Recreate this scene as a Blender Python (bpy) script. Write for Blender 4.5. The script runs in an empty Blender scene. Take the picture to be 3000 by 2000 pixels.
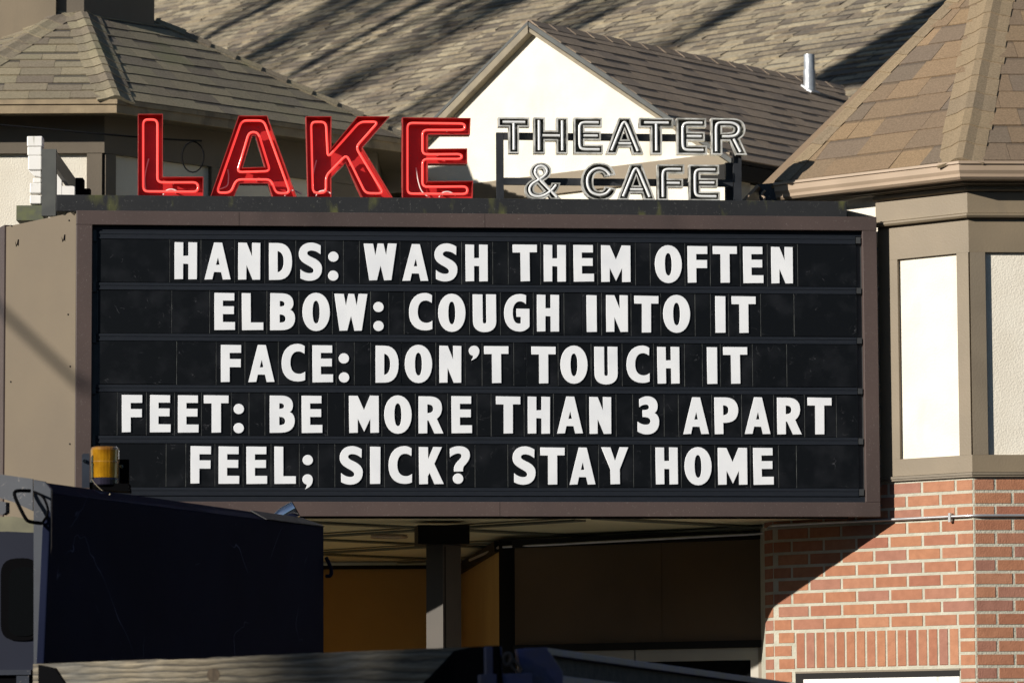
import bpy, math, random, re
from mathutils import Vector, Matrix
from mathutils.geometry import tessellate_polygon
random.seed(7)
C = bpy.context.scene.collection
SC = bpy.context.scene

# ------------------------------------------------------------------ camera, sky, sun, exposure
FPX = 12000.0                       # focal length in photo pixels (photo is 3000 wide)
EYE = Vector((0, 0, 1.6))
PITCH = math.atan(1210 / FPX)
ROLL = 0.005
cam_d = bpy.data.cameras.new("camera")
cam = bpy.data.objects.new("camera", cam_d); C.objects.link(cam)
cam_d.sensor_width = 36; cam_d.lens = 36 * FPX / 3000
cam_d.clip_start = 0.5; cam_d.clip_end = 2000
F_ = Vector((0, math.cos(PITCH), math.sin(PITCH)))
U0 = Vector((0, -math.sin(PITCH), math.cos(PITCH)))
R0 = Vector((1, 0, 0))
R_ = R0 * math.cos(ROLL) - U0 * math.sin(ROLL)
U_ = R0 * math.sin(ROLL) + U0 * math.cos(ROLL)
mw = Matrix((R_, U_, -F_)).transposed().to_4x4(); mw.translation = EYE
cam.matrix_world = mw
cam_d.dof.use_dof = True; cam_d.dof.focus_distance = 24.3; cam_d.dof.aperture_fstop = 5.0
SC.camera = cam

SUN_AZ = math.atan2(0.814, 0.581)   # light travels towards +x (right) and +y (away)
SUN_EL = math.radians(19.5)
SD = Vector((math.cos(SUN_EL) * math.sin(SUN_AZ), math.cos(SUN_EL) * math.cos(SUN_AZ), -math.sin(SUN_EL)))
world = bpy.data.worlds.new("World"); SC.world = world; world.use_nodes = True
wn = world.node_tree; bg = wn.nodes["Background"]
sky = wn.nodes.new("ShaderNodeTexSky"); sky.sky_type = 'NISHITA'; sky.sun_disc = False
sky.sun_elevation = SUN_EL
sky.dust_density = 0.3; sky.ozone_density = 2.5
sky.sun_rotation = math.atan2(-SD.x, -SD.y)
wn.links.new(sky.outputs[0], bg.inputs[0]); bg.inputs[1].default_value = 0.05
sun_d = bpy.data.lights.new("sun", 'SUN'); sun_d.energy = 5.0; sun_d.angle = math.radians(0.5)
sun_d.color = (1.0, 0.945, 0.86)
sun = bpy.data.objects.new("sun", sun_d); C.objects.link(sun)
sun.location = (-20, -10, 20); sun.rotation_euler = SD.to_track_quat('-Z', 'Y').to_euler()
SC.view_settings.view_transform = 'Standard'; SC.view_settings.look = 'None'
SC.view_settings.exposure = 0.34; SC.view_settings.gamma = 1.0

# ------------------------------------------------------------------ helpers
def ray(px, py): return (F_ * FPX + R_ * (px - 1500) + U_ * (1000 - py)).normalized()
def atY(px, py, Y):
    d = ray(px, py); return EYE + d * ((Y - EYE.y) / d.y)
def project(p):
    q = Vector(p) - EYE; z = q.dot(F_)
    return 1500 + FPX * q.dot(R_) / z, 1000 - FPX * q.dot(U_) / z

class GPlane:                        # any plane
    def __init__(s, p, n): s.p = Vector(p); s.n = Vector(n).normalized()
    def hit(s, px, py):
        d = ray(px, py); return EYE + d * ((s.p - EYE).dot(s.n) / d.dot(s.n))
class Plane:                         # vertical wall plane; ang > 0 recedes to the right
    def __init__(s, p, ang):
        a = math.radians(ang); s.a = a
        s.u = Vector((math.cos(a), math.sin(a), 0)); s.n = Vector((math.sin(a), -math.cos(a), 0))
        s.p = Vector((p[0], p[1], 0))
    def at(s, px, py, off=0.0):
        d = ray(px, py); q = s.p + s.n * off
        return EYE + d * ((q - EYE).dot(s.n) / d.dot(s.n))
    def uz(s, px, py, off=0.0):
        w = s.at(px, py, off); return ((w - s.p).dot(s.u), w.z)
    def w(s, u, z, off=0.0): return s.p + s.u * u + s.n * off + Vector((0, 0, z))
    def mat(s, u, z, off=0.0):
        m = Matrix((s.u, (0, 0, 1), s.n)).transposed().to_4x4(); m.translation = s.w(u, z, off); return m

WL = {}                              # world locations of unrotated parents
def props(o, label=None, cat=None, group=None, kind=None):
    if label: o['label'] = label
    if cat: o['category'] = cat
    if group: o['group'] = group
    if kind: o['kind'] = kind
    return o
def thing(name, loc, label, cat, group=None):
    o = bpy.data.objects.new(name, None); C.objects.link(o); o.location = loc
    o.empty_display_size = 0.2; WL[o] = Vector(loc)
    return props(o, label, cat, group)
def link(name, me, M, parent):
    o = bpy.data.objects.new(name, me); C.objects.link(o)
    if parent is not None:
        o.parent = parent; o.matrix_basis = Matrix.Translation(-WL[parent]) @ M
    else: o.matrix_basis = M
    WL[o] = M.translation.copy()
    return o
def mk(name, verts, faces, m, parent=None, smooth=False):
    c = Vector((0, 0, 0))
    for v in verts: c += Vector(v)
    c /= len(verts)
    me = bpy.data.meshes.new(name)
    me.from_pydata([tuple(Vector(v) - c) for v in verts], [], faces)
    me.materials.append(m)
    if smooth:
        for p in me.polygons: p.use_smooth = True
    me.update()
    return link(name, me, Matrix.Translation(c), parent)

def round2(pts, r, n=5): return [(p.x, p.y) for p in round_poly([(a, b, 0) for a, b in pts], r, True, n)]
class MB:                            # collects closed shapes for ONE mesh
    def __init__(s): s.v = []; s.f = []
    def prism(s, bot, top):
        n = len(bot); b = len(s.v); s.v += [Vector(x) for x in bot] + [Vector(x) for x in top]
        s.f.append(list(range(b + n - 1, b - 1, -1))); s.f.append(list(range(b + n, b + 2 * n)))
        for i in range(n):
            j = (i + 1) % n; s.f.append([b + i, b + j, b + n + j, b + n + i])
        return s
    def box(s, pl, u0, z0, u1, z1, f, bk):
        q = [(u0, z0), (u1, z0), (u1, z1), (u0, z1)]
        return s.prism([pl.w(u, z, bk) for u, z in q], [pl.w(u, z, f) for u, z in q])
    def poly(s, pl, uz, f, bk):
        a = sum(uz[i][0] * uz[(i + 1) % len(uz)][1] - uz[(i + 1) % len(uz)][0] * uz[i][1] for i in range(len(uz)))
        if a < 0: uz = uz[::-1]
        return s.prism([pl.w(u, z, bk) for u, z in uz], [pl.w(u, z, f) for u, z in uz])
    def pxbox(s, pl, x0, y0, x1, y1, f, bk):   # rectangle given by two opposite photo corners
        a = pl.uz(x0, y0, f); b = pl.uz(x1, y1, f)
        return s.box(pl, min(a[0], b[0]), min(a[1], b[1]), max(a[0], b[0]), max(a[1], b[1]), f, bk)
    def pxpoly(s, pl, pts, f, bk): return s.poly(pl, [pl.uz(x, y, f) for x, y in pts], f, bk)
    def wbox(s, x0, y0, z0, x1, y1, z1):
        return s.prism([(x0, y0, z0), (x1, y0, z0), (x1, y1, z0), (x0, y1, z0)], [(x0, y0, z1), (x1, y0, z1), (x1, y1, z1), (x0, y1, z1)])
    def build(s, name, m, parent=None, smooth=False): return mk(name, s.v, s.f, m, parent, smooth)

def bevel(o, w=0.004, seg=2):
    b = o.modifiers.new("bevel", 'BEVEL'); b.width = w; b.segments = seg; b.limit_method = 'ANGLE'; b.angle_limit = math.radians(40)
    return o
def offset_open(path, d):            # path of 2D points, offset to the camera side (right-hand normal (s,-c))
    out = []
    for i, p in enumerate(path):
        ns = []
        if i > 0:
            e = (Vector(path[i]) - Vector(path[i - 1])).normalized(); ns.append(Vector((e.y, -e.x)))
        if i < len(path) - 1:
            e = (Vector(path[i + 1]) - Vector(path[i])).normalized(); ns.append(Vector((e.y, -e.x)))
        if len(ns) == 1: m = ns[0]
        else: m = (ns[0] + ns[1]) / (1 + ns[0].dot(ns[1]))
        out.append(Vector(p) + m * d)
    return out
def sweep(name, path, prof, m, parent=None):   # prof: closed list of (out, z)
    v = []; n = len(prof)
    rings = [[(q[0], q[1]) for q in offset_open(path, o)] for o, z in prof]
    for i in range(len(path)):
        for k, (o, z) in enumerate(prof): v.append((rings[k][i][0], rings[k][i][1], z))
    f = [list(range(n)), [(len(path) - 1) * n + k for k in range(n)][::-1]]
    for i in range(len(path) - 1):
        for k in range(n):
            l = (k + 1) % n; f.append([i * n + k, (i + 1) * n + k, (i + 1) * n + l, i * n + l])
    o = mk(name, v, f, m, parent)
    return o
def curve_mesh(name, splines, fill=False, extrude=0, bev=0, res=2, cyclic=None):
    cu = bpy.data.curves.new(name, 'CURVE'); cu.dimensions = '2D' if fill else '3D'
    cu.fill_mode = 'BOTH' if fill else 'FULL'; cu.extrude = extrude; cu.bevel_depth = bev; cu.bevel_resolution = res
    if not fill: cu.use_fill_caps = True
    for i, pts in enumerate(splines):
        sp = cu.splines.new('POLY'); sp.points.add(len(pts) - 1)
        for k, p in enumerate(pts): sp.points[k].co = (p[0], p[1], p[2] if len(p) > 2 else 0, 1)
        sp.use_cyclic_u = fill or bool(cyclic and cyclic[i])
    o = bpy.data.objects.new(name, cu)
    me = bpy.data.meshes.new_from_object(o)
    bpy.data.objects.remove(o); bpy.data.curves.remove(cu)
    me.name = name
    return me
def tube(name, lines, r, m, parent=None, cyclic=None, res=3):
    c = Vector(lines[0][0])
    me = curve_mesh(name, [[Vector(p) - c for p in l] for l in lines], bev=r, res=res, cyclic=cyclic or [False] * len(lines))
    me.materials.clear(); me.materials.append(m)
    for p in me.polygons: p.use_smooth = True
    return link(name, me, Matrix.Translation(c), parent)
def round_poly(pts, r, cyclic=False, n=4):
    pts = [Vector(p) for p in pts]; out = []
    for i, p in enumerate(pts):
        if not cyclic and i in (0, len(pts) - 1): out.append(p); continue
        a = pts[i - 1]; b = pts[(i + 1) % len(pts)]
        ra = min(r, (a - p).length * .45); rb = min(r, (b - p).length * .45)
        s = p + (a - p).normalized() * ra; e = p + (b - p).normalized() * rb
        for k in range(n + 1):
            t = k / n; out.append(s * (1 - t) ** 2 + p * 2 * t * (1 - t) + e * t * t)
    return out
def area(l): return sum(l[i][0] * l[(i + 1) % len(l)][1] - l[(i + 1) % len(l)][0] * l[i][1] for i in range(len(l)))
def inset(loop, d):                  # d > 0 shrinks the loop
    s = 1 if area(loop) > 0 else -1; n = len(loop); out = []
    for i in range(n):
        p = Vector(loop[i]); a = Vector(loop[i - 1]); b = Vector(loop[(i + 1) % n])
        e1 = (p - a).normalized(); e2 = (b - p).normalized()
        n1 = Vector((-e1.y, e1.x)) * s; n2 = Vector((-e2.y, e2.x)) * s
        k = 1 + n1.dot(n2)
        out.append(p + (n1 + n2) / max(k, .35) * d)
    return out

# ------------------------------------------------------------------ materials
MATS = {}
def mat(name, c, c2=None, rough=.7, metal=0, nscale=6, bump=0, bscale=60, rnd=None, spec=.5, emit=None, estr=0, detail=5,
        contrast=(.35, .65), coat=0, stretch=None, clear=0, moss=None, streak=None, band=None):
    if name in MATS: return MATS[name]
    m = bpy.data.materials.new(name); m.use_nodes = True; nt = m.node_tree; N = nt.nodes; L = nt.links
    b = N["Principled BSDF"]; b.inputs['Roughness'].default_value = rough; b.inputs['Metallic'].default_value = metal
    b.inputs['Specular IOR Level'].default_value = spec
    if coat: b.inputs['Coat Weight'].default_value = coat
    tc = N.new("ShaderNodeTexCoord"); vec = tc.outputs['Object']
    geo = N.new("ShaderNodeNewGeometry")
    vec = geo.outputs['Position']
    if stretch:
        mp = N.new("ShaderNodeMapping"); mp.inputs['Scale'].default_value = stretch; L.new(vec, mp.inputs[0]); vec = mp.outputs[0]
    def rgb(x): return (x[0], x[1], x[2], 1)
    col = None
    if rnd:                          # list of per-object colours
        oi = N.new("ShaderNodeObjectInfo"); cr = N.new("ShaderNodeValToRGB"); cr.color_ramp.interpolation = 'LINEAR'
        els = cr.color_ramp.elements
        while len(els) < len(rnd): els.new(.5)
        for i, x in enumerate(rnd): els[i].position = i / (len(rnd) - 1); els[i].color = rgb(x)
        ad = N.new("ShaderNodeMath"); ad.operation = 'ADD'; L.new(oi.outputs['Random'], ad.inputs[0]); L.new(geo.outputs['Random Per Island'], ad.inputs[1])
        fc = N.new("ShaderNodeMath"); fc.operation = 'FRACT'; L.new(ad.outputs[0], fc.inputs[0])
        L.new(fc.outputs[0], cr.inputs[0]); col = cr.outputs[0]
    if c2 is not None or col is not None:
        nz = N.new("ShaderNodeTexNoise"); nz.inputs['Scale'].default_value = nscale; nz.inputs['Detail'].default_value = detail
        L.new(vec, nz.inputs['Vector'])
        mr = N.new("ShaderNodeMapRange"); mr.inputs[1].default_value = contrast[0]; mr.inputs[2].default_value = contrast[1]
        L.new(nz.outputs[0], mr.inputs[0])
        mx = N.new("ShaderNodeMix"); mx.data_type = 'RGBA'
        L.new(mr.outputs[0], mx.inputs[0])
        if col is not None:
            mx.blend_type = 'MULTIPLY'
            L.new(col, mx.inputs[6]); mx.inputs[7].default_value = rgb(c2 or (.8, .8, .8))
        else:
            mx.inputs[6].default_value = rgb(c); mx.inputs[7].default_value = rgb(c2)
        col = mx.outputs[2]
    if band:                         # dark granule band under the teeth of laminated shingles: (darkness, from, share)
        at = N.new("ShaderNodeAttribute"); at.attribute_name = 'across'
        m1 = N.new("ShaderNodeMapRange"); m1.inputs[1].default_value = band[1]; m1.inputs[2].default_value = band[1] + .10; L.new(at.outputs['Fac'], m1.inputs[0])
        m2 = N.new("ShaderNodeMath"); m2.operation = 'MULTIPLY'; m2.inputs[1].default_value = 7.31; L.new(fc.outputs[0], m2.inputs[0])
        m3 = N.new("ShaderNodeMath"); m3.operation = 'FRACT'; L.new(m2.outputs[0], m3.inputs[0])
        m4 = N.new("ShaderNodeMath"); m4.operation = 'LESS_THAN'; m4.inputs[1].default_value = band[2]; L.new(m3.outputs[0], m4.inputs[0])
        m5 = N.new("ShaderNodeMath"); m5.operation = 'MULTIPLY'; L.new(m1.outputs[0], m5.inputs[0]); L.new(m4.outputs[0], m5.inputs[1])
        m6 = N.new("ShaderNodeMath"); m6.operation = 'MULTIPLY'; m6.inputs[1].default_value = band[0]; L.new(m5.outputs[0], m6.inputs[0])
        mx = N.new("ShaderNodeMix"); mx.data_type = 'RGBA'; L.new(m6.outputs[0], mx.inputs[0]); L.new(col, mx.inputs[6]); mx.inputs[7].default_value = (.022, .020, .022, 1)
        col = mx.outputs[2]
    if moss:                         # growth: colour, scale, lo, hi
        nz = N.new("ShaderNodeTexNoise"); nz.inputs['Scale'].default_value = moss[1]; nz.inputs['Detail'].default_value = 8
        mp = N.new("ShaderNodeMapping"); mp.inputs['Scale'].default_value = (1, 1, .35); L.new(geo.outputs['Position'], mp.inputs[0])
        L.new(mp.outputs[0], nz.inputs['Vector'])
        mr = N.new("ShaderNodeMapRange"); mr.inputs[1].default_value = moss[2]; mr.inputs[2].default_value = moss[3]
        L.new(nz.outputs[0], mr.inputs[0]); mx = N.new("ShaderNodeMix"); mx.data_type = 'RGBA'
        L.new(mr.outputs[0], mx.inputs[0])
        if col is not None: L.new(col, mx.inputs[6])
        else: mx.inputs[6].default_value = rgb(c)
        mx.inputs[7].default_value = rgb(moss[0]); col = mx.outputs[2]
    if streak:                       # sparse light scratches: colour, scale, width
        nz = N.new("ShaderNodeTexNoise"); nz.inputs['Scale'].default_value = streak[1]; nz.inputs['Detail'].default_value = 3
        nz.inputs['Distortion'].default_value = .8
        L.new(geo.outputs['Position'], nz.inputs['Vector'])
        m1 = N.new("ShaderNodeMath"); m1.operation = 'SUBTRACT'; m1.inputs[1].default_value = .5; L.new(nz.outputs[0], m1.inputs[0])
        m2 = N.new("ShaderNodeMath"); m2.operation = 'ABSOLUTE'; L.new(m1.outputs[0], m2.inputs[0])
        m3 = N.new("ShaderNodeMapRange"); m3.inputs[1].default_value = streak[2]; m3.inputs[2].default_value = 0; L.new(m2.outputs[0], m3.inputs[0])
        n2 = N.new("ShaderNodeTexNoise"); n2.inputs['Scale'].default_value = streak[1] * 1.7; L.new(geo.outputs['Position'], n2.inputs['Vector'])
        m4 = N.new("ShaderNodeMapRange"); m4.inputs[1].default_value = .56; m4.inputs[2].default_value = .66; L.new(n2.outputs[0], m4.inputs[0])
        m5 = N.new("ShaderNodeMath"); m5.operation = 'MULTIPLY'; L.new(m3.outputs[0], m5.inputs[0]); L.new(m4.outputs[0], m5.inputs[1])
        mx = N.new("ShaderNodeMix"); mx.data_type = 'RGBA'; L.new(m5.outputs[0], mx.inputs[0])
        if col is not None: L.new(col, mx.inputs[6])
        else: mx.inputs[6].default_value = rgb(c)
        mx.inputs[7].default_value = rgb(streak[0]); col = mx.outputs[2]
    if col is not None: L.new(col, b.inputs['Base Color'])
    else: b.inputs['Base Color'].default_value = rgb(c)
    if bump:
        nb = N.new("ShaderNodeTexNoise"); nb.inputs['Scale'].default_value = bscale; nb.inputs['Detail'].default_value = 6
        L.new(vec, nb.inputs['Vector'])
        bp = N.new("ShaderNodeBump"); bp.inputs['Strength'].default_value = bump; bp.inputs['Distance'].default_value = .01
        L.new(nb.outputs[0], bp.inputs['Height']); L.new(bp.outputs[0], b.inputs['Normal'])
    if emit: b.inputs['Emission Color'].default_value = rgb(emit); b.inputs['Emission Strength'].default_value = estr
    if clear: b.inputs['Transmission Weight'].default_value = clear
    MATS[name] = m
    return m

TAN = mat('tan_paint', (.215, .168, .110), (.180, .142, .094), .55, nscale=2.5, bump=.10, bscale=90, moss=((.12, .10, .075), 3.0, .62, .85))
TAN2 = mat('tan_trim', (.185, .150, .105), (.155, .125, .088), .6, nscale=3, bump=.12, bscale=80)
STUCCO = mat('cream_stucco', (.74, .69, .585), (.69, .635, .53), .9, nscale=5, bump=.38, bscale=95, moss=((.52, .47, .38), 2.6, .60, .85))
SIDEP = mat('tan_side_panel', (.150, .117, .077), (.130, .102, .070), .5, nscale=1.4, bump=.06, bscale=30)
BROWN = mat('brown_sign_paint', (.090, .062, .054), (.070, .050, .045), .45, nscale=1.6, bump=.05, bscale=25, streak=((.4, .36, .33), 60, .006), moss=((.05, .036, .032), 2.2, .58, .8))
BLACKCAP = mat('black_cap_paint', (.006, .007, .009), (.010, .011, .013), .75, nscale=7, moss=((.075, .078, .02), 9, .60, .72), streak=((.3, .3, .28), 40, .006))
CHAN = mat('black_rail_metal', (.010, .013, .019), (.013, .016, .022), .6, nscale=20, spec=.2, stretch=(1, 1, 5))
BACKER = mat('grey_backer', (.045, .047, .048), (.03, .032, .034), .5, nscale=9)
EDGE = mat('card_edge_glint', (.10, .105, .10), (.035, .038, .04), .5, nscale=18)
PANEL = mat('black_letter_panel', (.004, .0048, .006), (.016, .017, .020), .40, nscale=5.5, contrast=(.48, .80), bump=.05, bscale=8, streak=((.06, .06, .065), 10, .006), spec=.22)
WHITE = mat('white_letter_plastic', (.84, .85, .865), (.76, .775, .80), .4, nscale=7, contrast=(.4, .75))
RED = mat('red_letter_paint', (.50, .022, .022), (.40, .017, .018), .38, nscale=8, streak=((.12, .06, .04), 20, .012))
REDRIM = mat('red_rim_paint', (.45, .035, .03), (.30, .03, .025), .45, nscale=25, streak=((.4, .3, .22), 25, .015))
NEON = mat('red_neon_glass', (.75, .12, .10), rough=.12, emit=(1, .055, .045), estr=.8, coat=.6)
CLEARTUBE = mat('white_tube_glass', (.82, .82, .80), rough=.1, coat=1.0)
SILVER = mat('bare_letter_metal', (.78, .76, .70), (.30, .29, .25), .3, metal=.25, nscale=16, contrast=(.4, .7))
DARKIN = mat('grey_letter_back', (.035, .037, .033), (.22, .22, .19), .45, metal=.3, nscale=16)
BLACKM = mat('black_frame_metal', (.016, .017, .020), (.028, .03, .034), .5, nscale=12)
STRAP = mat('tube_support_glass', (.75, .72, .68), rough=.2)
BRICK = mat('brick', (1, 1, 1), (.85, .83, .82), .88, nscale=22, bump=.4, bscale=120,
            rnd=[(.32, .130, .070), (.38, .170, .088), (.34, .145, .082), (.40, .185, .100), (.30, .138, .098), (.36, .158, .086), (.30, .116, .070)])
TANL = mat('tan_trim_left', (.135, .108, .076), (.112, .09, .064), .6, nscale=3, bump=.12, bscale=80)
MORTAR = mat('mortar', (.46, .44, .355), (.38, .365, .29), .95, nscale=15, bump=.7, bscale=90)
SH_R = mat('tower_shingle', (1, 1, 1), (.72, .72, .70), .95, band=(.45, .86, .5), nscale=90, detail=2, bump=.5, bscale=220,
           rnd=[(.165, .128, .095), (.295, .198, .108), (.205, .145, .095), (.27, .183, .107), (.165, .128, .098), (.23, .158, .095), (.315, .212, .122)])
SH_CAP = mat('hip_cap_shingle', (1, 1, 1), (.74, .74, .70), .95, nscale=90, detail=2, bump=.5, bscale=220,
             rnd=[(.27, .20, .125), (.31, .23, .14), (.25, .19, .125), (.29, .215, .13)])
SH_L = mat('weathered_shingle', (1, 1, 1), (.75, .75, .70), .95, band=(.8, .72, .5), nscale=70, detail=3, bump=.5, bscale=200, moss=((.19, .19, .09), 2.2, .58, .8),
           rnd=[(.24, .20, .135), (.32, .27, .18), (.185, .15, .115), (.29, .25, .165), (.21, .175, .135)])
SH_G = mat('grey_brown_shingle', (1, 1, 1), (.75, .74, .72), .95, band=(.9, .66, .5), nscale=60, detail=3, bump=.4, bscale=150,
           rnd=[(.30, .225, .16), (.34, .26, .185), (.26, .20, .15), (.32, .24, .165), (.37, .28, .20)])
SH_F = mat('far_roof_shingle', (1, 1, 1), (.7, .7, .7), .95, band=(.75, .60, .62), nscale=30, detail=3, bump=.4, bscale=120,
           rnd=[(.15, .12, .09), (.42, .355, .24), (.22, .175, .125), (.38, .315, .21), (.14, .115, .09), (.46, .39, .265)])
ROOFBASE = mat('roof_felt', (.035, .03, .027), rough=.95)
GUTTER = mat('tan_gutter_metal', (.40, .30, .215), (.34, .255, .18), .35, nscale=3, spec=.6)
FASCIA_L = mat('weathered_fascia', (.33, .25, .15), (.24, .18, .11), .7, nscale=9, bump=.2, moss=((.12, .09, .06), 8, .58, .75))
SOFFIT = mat('canopy_soffit', (.72, .68, .44), (.66, .62, .40), .7, nscale=1.2)
BATTEN = mat('soffit_batten', (.10, .11, .08), rough=.6)
ORANGE = mat('ochre_wall', (.48, .30, .085), (.41, .25, .07), .65, nscale=1.5, bump=.15)
UMBER = mat('glossy_brown_wall', (.14, .09, .05), (.105, .068, .038), .2, nscale=1.0, spec=.6, bump=.25, bscale=1.8)
DKBROWN = mat('dark_brown_trim', (.008, .007, .006), rough=.6, spec=.2)
DOORF = mat('aluminium_door_frame', (.38, .35, .28), (.33, .30, .25), .4, nscale=4)
GLASS = mat('dark_glass', (.003, .0035, .004), rough=.2, spec=.15)
WHITEP = mat('white_paint', (.82, .80, .76), (.74, .72, .68), .5, nscale=6, moss=((.25, .25, .16), 14, .6, .75))
GALV = mat('galvanised_steel', (.58, .60, .62), (.42, .44, .47), .35, metal=.55, nscale=20)
CONDUIT = mat('conduit_metal', (.62, .62, .62), (.5, .5, .5), .3, metal=.7, nscale=15)
TRUCK = mat('black_blue_truck_paint', (.0062, .0085, .022), (.011, .014, .033), .75, nscale=1.6, spec=.03, contrast=(.4, .8), streak=((.10, .12, .20), 1.3, .0045),
            moss=((.010, .008, .008), 1.4, .62, .8))
TRUCKE = mat('grey_blue_plate_paint', (.020, .026, .038), (.015, .019, .030), .4, nscale=9, streak=((.3, .26, .24), 18, .006))
CABP = mat('dark_blue_cab_paint', (.006, .0085, .021), (.0045, .0065, .017), .5, nscale=2, spec=.25)
RUBBER = mat('black_rubber', (.003, .003, .0035), rough=.9, spec=.02)
AMBER = mat('amber_lens', (.50, .245, .010), (.28, .12, .006), .12, nscale=14, coat=.8, clear=.35)
CHROME = mat('chrome', (.75, .76, .80), rough=.12, metal=1)
BLUEB = mat('blue_beam_paint', (.035, .042, .13), (.06, .055, .075), .5, nscale=9, bump=.2, streak=((.10, .07, .05), 12, .01))
RUST = mat('rusty_dirt_metal', (.045, .036, .032), (.02, .018, .018), .8, nscale=20, bump=.4)
WIRE = mat('wire_insulation', (.008, .008, .009), rough=.8, spec=.05)
STRAW = mat('dry_twig', (.32, .27, .18), rough=.9)
BARK = mat('tree_bark', (.10, .08, .06), (.06, .05, .04), .95, nscale=8, bump=.4)
ASPH = mat('asphalt', (.045, .045, .046), (.038, .038, .039), .95, nscale=4, bump=.3)
CONC = mat('concrete', (.125, .12, .108), (.10, .095, .085), .9, nscale=3, bump=.2)
PAINTW = mat('road_paint', (.7, .68, .6), rough=.8)

def wood_mat():
    m = bpy.data.materials.new('weathered_wood'); m.use_nodes = True; nt = m.node_tree; N = nt.nodes; L = nt.links
    b = N["Principled BSDF"]; b.inputs['Roughness'].default_value = .85
    tc = N.new("ShaderNodeTexCoord")
    mp = N.new("ShaderNodeMapping"); mp.inputs['Scale'].default_value = (1.2, 1, 9); L.new(tc.outputs['Object'], mp.inputs[0])
    nz = N.new("ShaderNodeTexNoise"); nz.inputs['Scale'].default_value = 1.3; nz.inputs['Detail'].default_value = 2; L.new(mp.outputs[0], nz.inputs['Vector'])
    ad = N.new("ShaderNodeMix"); ad.data_type = 'VECTOR'; ad.inputs[0].default_value = .35
    L.new(mp.outputs[0], ad.inputs[4]); L.new(nz.outputs[1], ad.inputs[5])
    wv = N.new("ShaderNodeTexWave"); wv.wave_type = 'BANDS'; wv.bands_direction = 'Z'; wv.inputs['Scale'].default_value = 1.7
    wv.inputs['Distortion'].default_value = 9; wv.inputs['Detail'].default_value = 5; wv.inputs['Detail Scale'].default_value = .45; wv.inputs['Detail Roughness'].default_value = .65
    L.new(ad.outputs[1], wv.inputs['Vector'])
    cr = N.new("ShaderNodeValToRGB"); cr.color_ramp.elements[0].color = (.07, .058, .042, 1); cr.color_ramp.elements[1].color = (.205, .172, .118, 1)
    cr.color_ramp.elements[0].position = 0.0; cr.color_ramp.elements[1].position = .35
    L.new(wv.outputs[0], cr.inputs[0])
    mf = N.new("ShaderNodeMapping"); mf.inputs['Scale'].default_value = (2.5, 1, 60); L.new(tc.outputs['Object'], mf.inputs[0])
    nf = N.new("ShaderNodeTexNoise"); nf.inputs['Scale'].default_value = 2.2; nf.inputs['Detail'].default_value = 8; nf.inputs['Roughness'].default_value = .7; L.new(mf.outputs[0], nf.inputs['Vector'])
    rf = N.new("ShaderNodeMapRange"); rf.inputs[1].default_value = .38; rf.inputs[2].default_value = .62; rf.inputs[3].default_value = .55; rf.inputs[4].default_value = 1.1; L.new(nf.outputs[0], rf.inputs[0])
    n2 = N.new("ShaderNodeTexNoise"); n2.inputs['Scale'].default_value = 2.0; n2.inputs['Detail'].default_value = 6; L.new(tc.outputs['Object'], n2.inputs['Vector'])
    mr = N.new("ShaderNodeMapRange"); mr.inputs[1].default_value = .42; mr.inputs[2].default_value = .72; L.new(n2.outputs[0], mr.inputs[0])
    mx = N.new("ShaderNodeMix"); mx.data_type = 'RGBA'; L.new(mr.outputs[0], mx.inputs[0]); L.new(cr.outputs[0], mx.inputs[6]); mx.inputs[7].default_value = (.10, .098, .088, 1)
    mm = N.new("ShaderNodeMix"); mm.data_type = 'RGBA'; mm.blend_type = 'MULTIPLY'; mm.inputs[0].default_value = 1
    L.new(mx.outputs[2], mm.inputs[6]); L.new(rf.outputs[0], mm.inputs[7])
    L.new(mm.outputs[2], b.inputs['Base Color'])
    bp = N.new("ShaderNodeBump"); bp.inputs['Strength'].default_value = .5; bp.inputs['Distance'].default_value = .01; L.new(wv.outputs[0], bp.inputs['Height']); L.new(bp.outputs[0], b.inputs['Normal'])
    return m
WOOD = wood_mat()
KNOT = mat('wood_knot', (.05, .035, .022), (.09, .065, .04), .85, nscale=40)

# ------------------------------------------------------------------ ground
g = MB().wbox(-150, -120, -.4, 150, 22.2, 0).build('road', ASPH); props(g, 'grey asphalt street in front of the theatre', kind='structure')
g = MB().wbox(-150, 22.2, -.4, 150, 140, .13).build('pavement', CONC); props(g, 'pale concrete pavement along the theatre front', kind='structure')
mkg = MB()
for k in range(-20, 20): mkg.wbox(k * 6, 8.0, .0, k * 6 + 3, 8.12, .004)
props(mkg.build('road_marking', PAINTW), 'dashed white centre line on the street', kind='structure')

# ------------------------------------------------------------------ main planes
SA = math.degrees(math.atan(.0996))
p_ = atY(1400, 1060, 24.0); SIGN = Plane((p_.x, p_.y), SA)                 # front of the marquee
p_ = SIGN.at(2578, 1000); sgn_r = p_
q_ = atY(2617, 1300, 24.305); LF = Plane((q_.x, q_.y), -40.8)               # right tower, left facet
cor = LF.at(2844, 1000); RF = Plane((cor.x, cor.y), 3.0)                    # right tower, right facet

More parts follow.
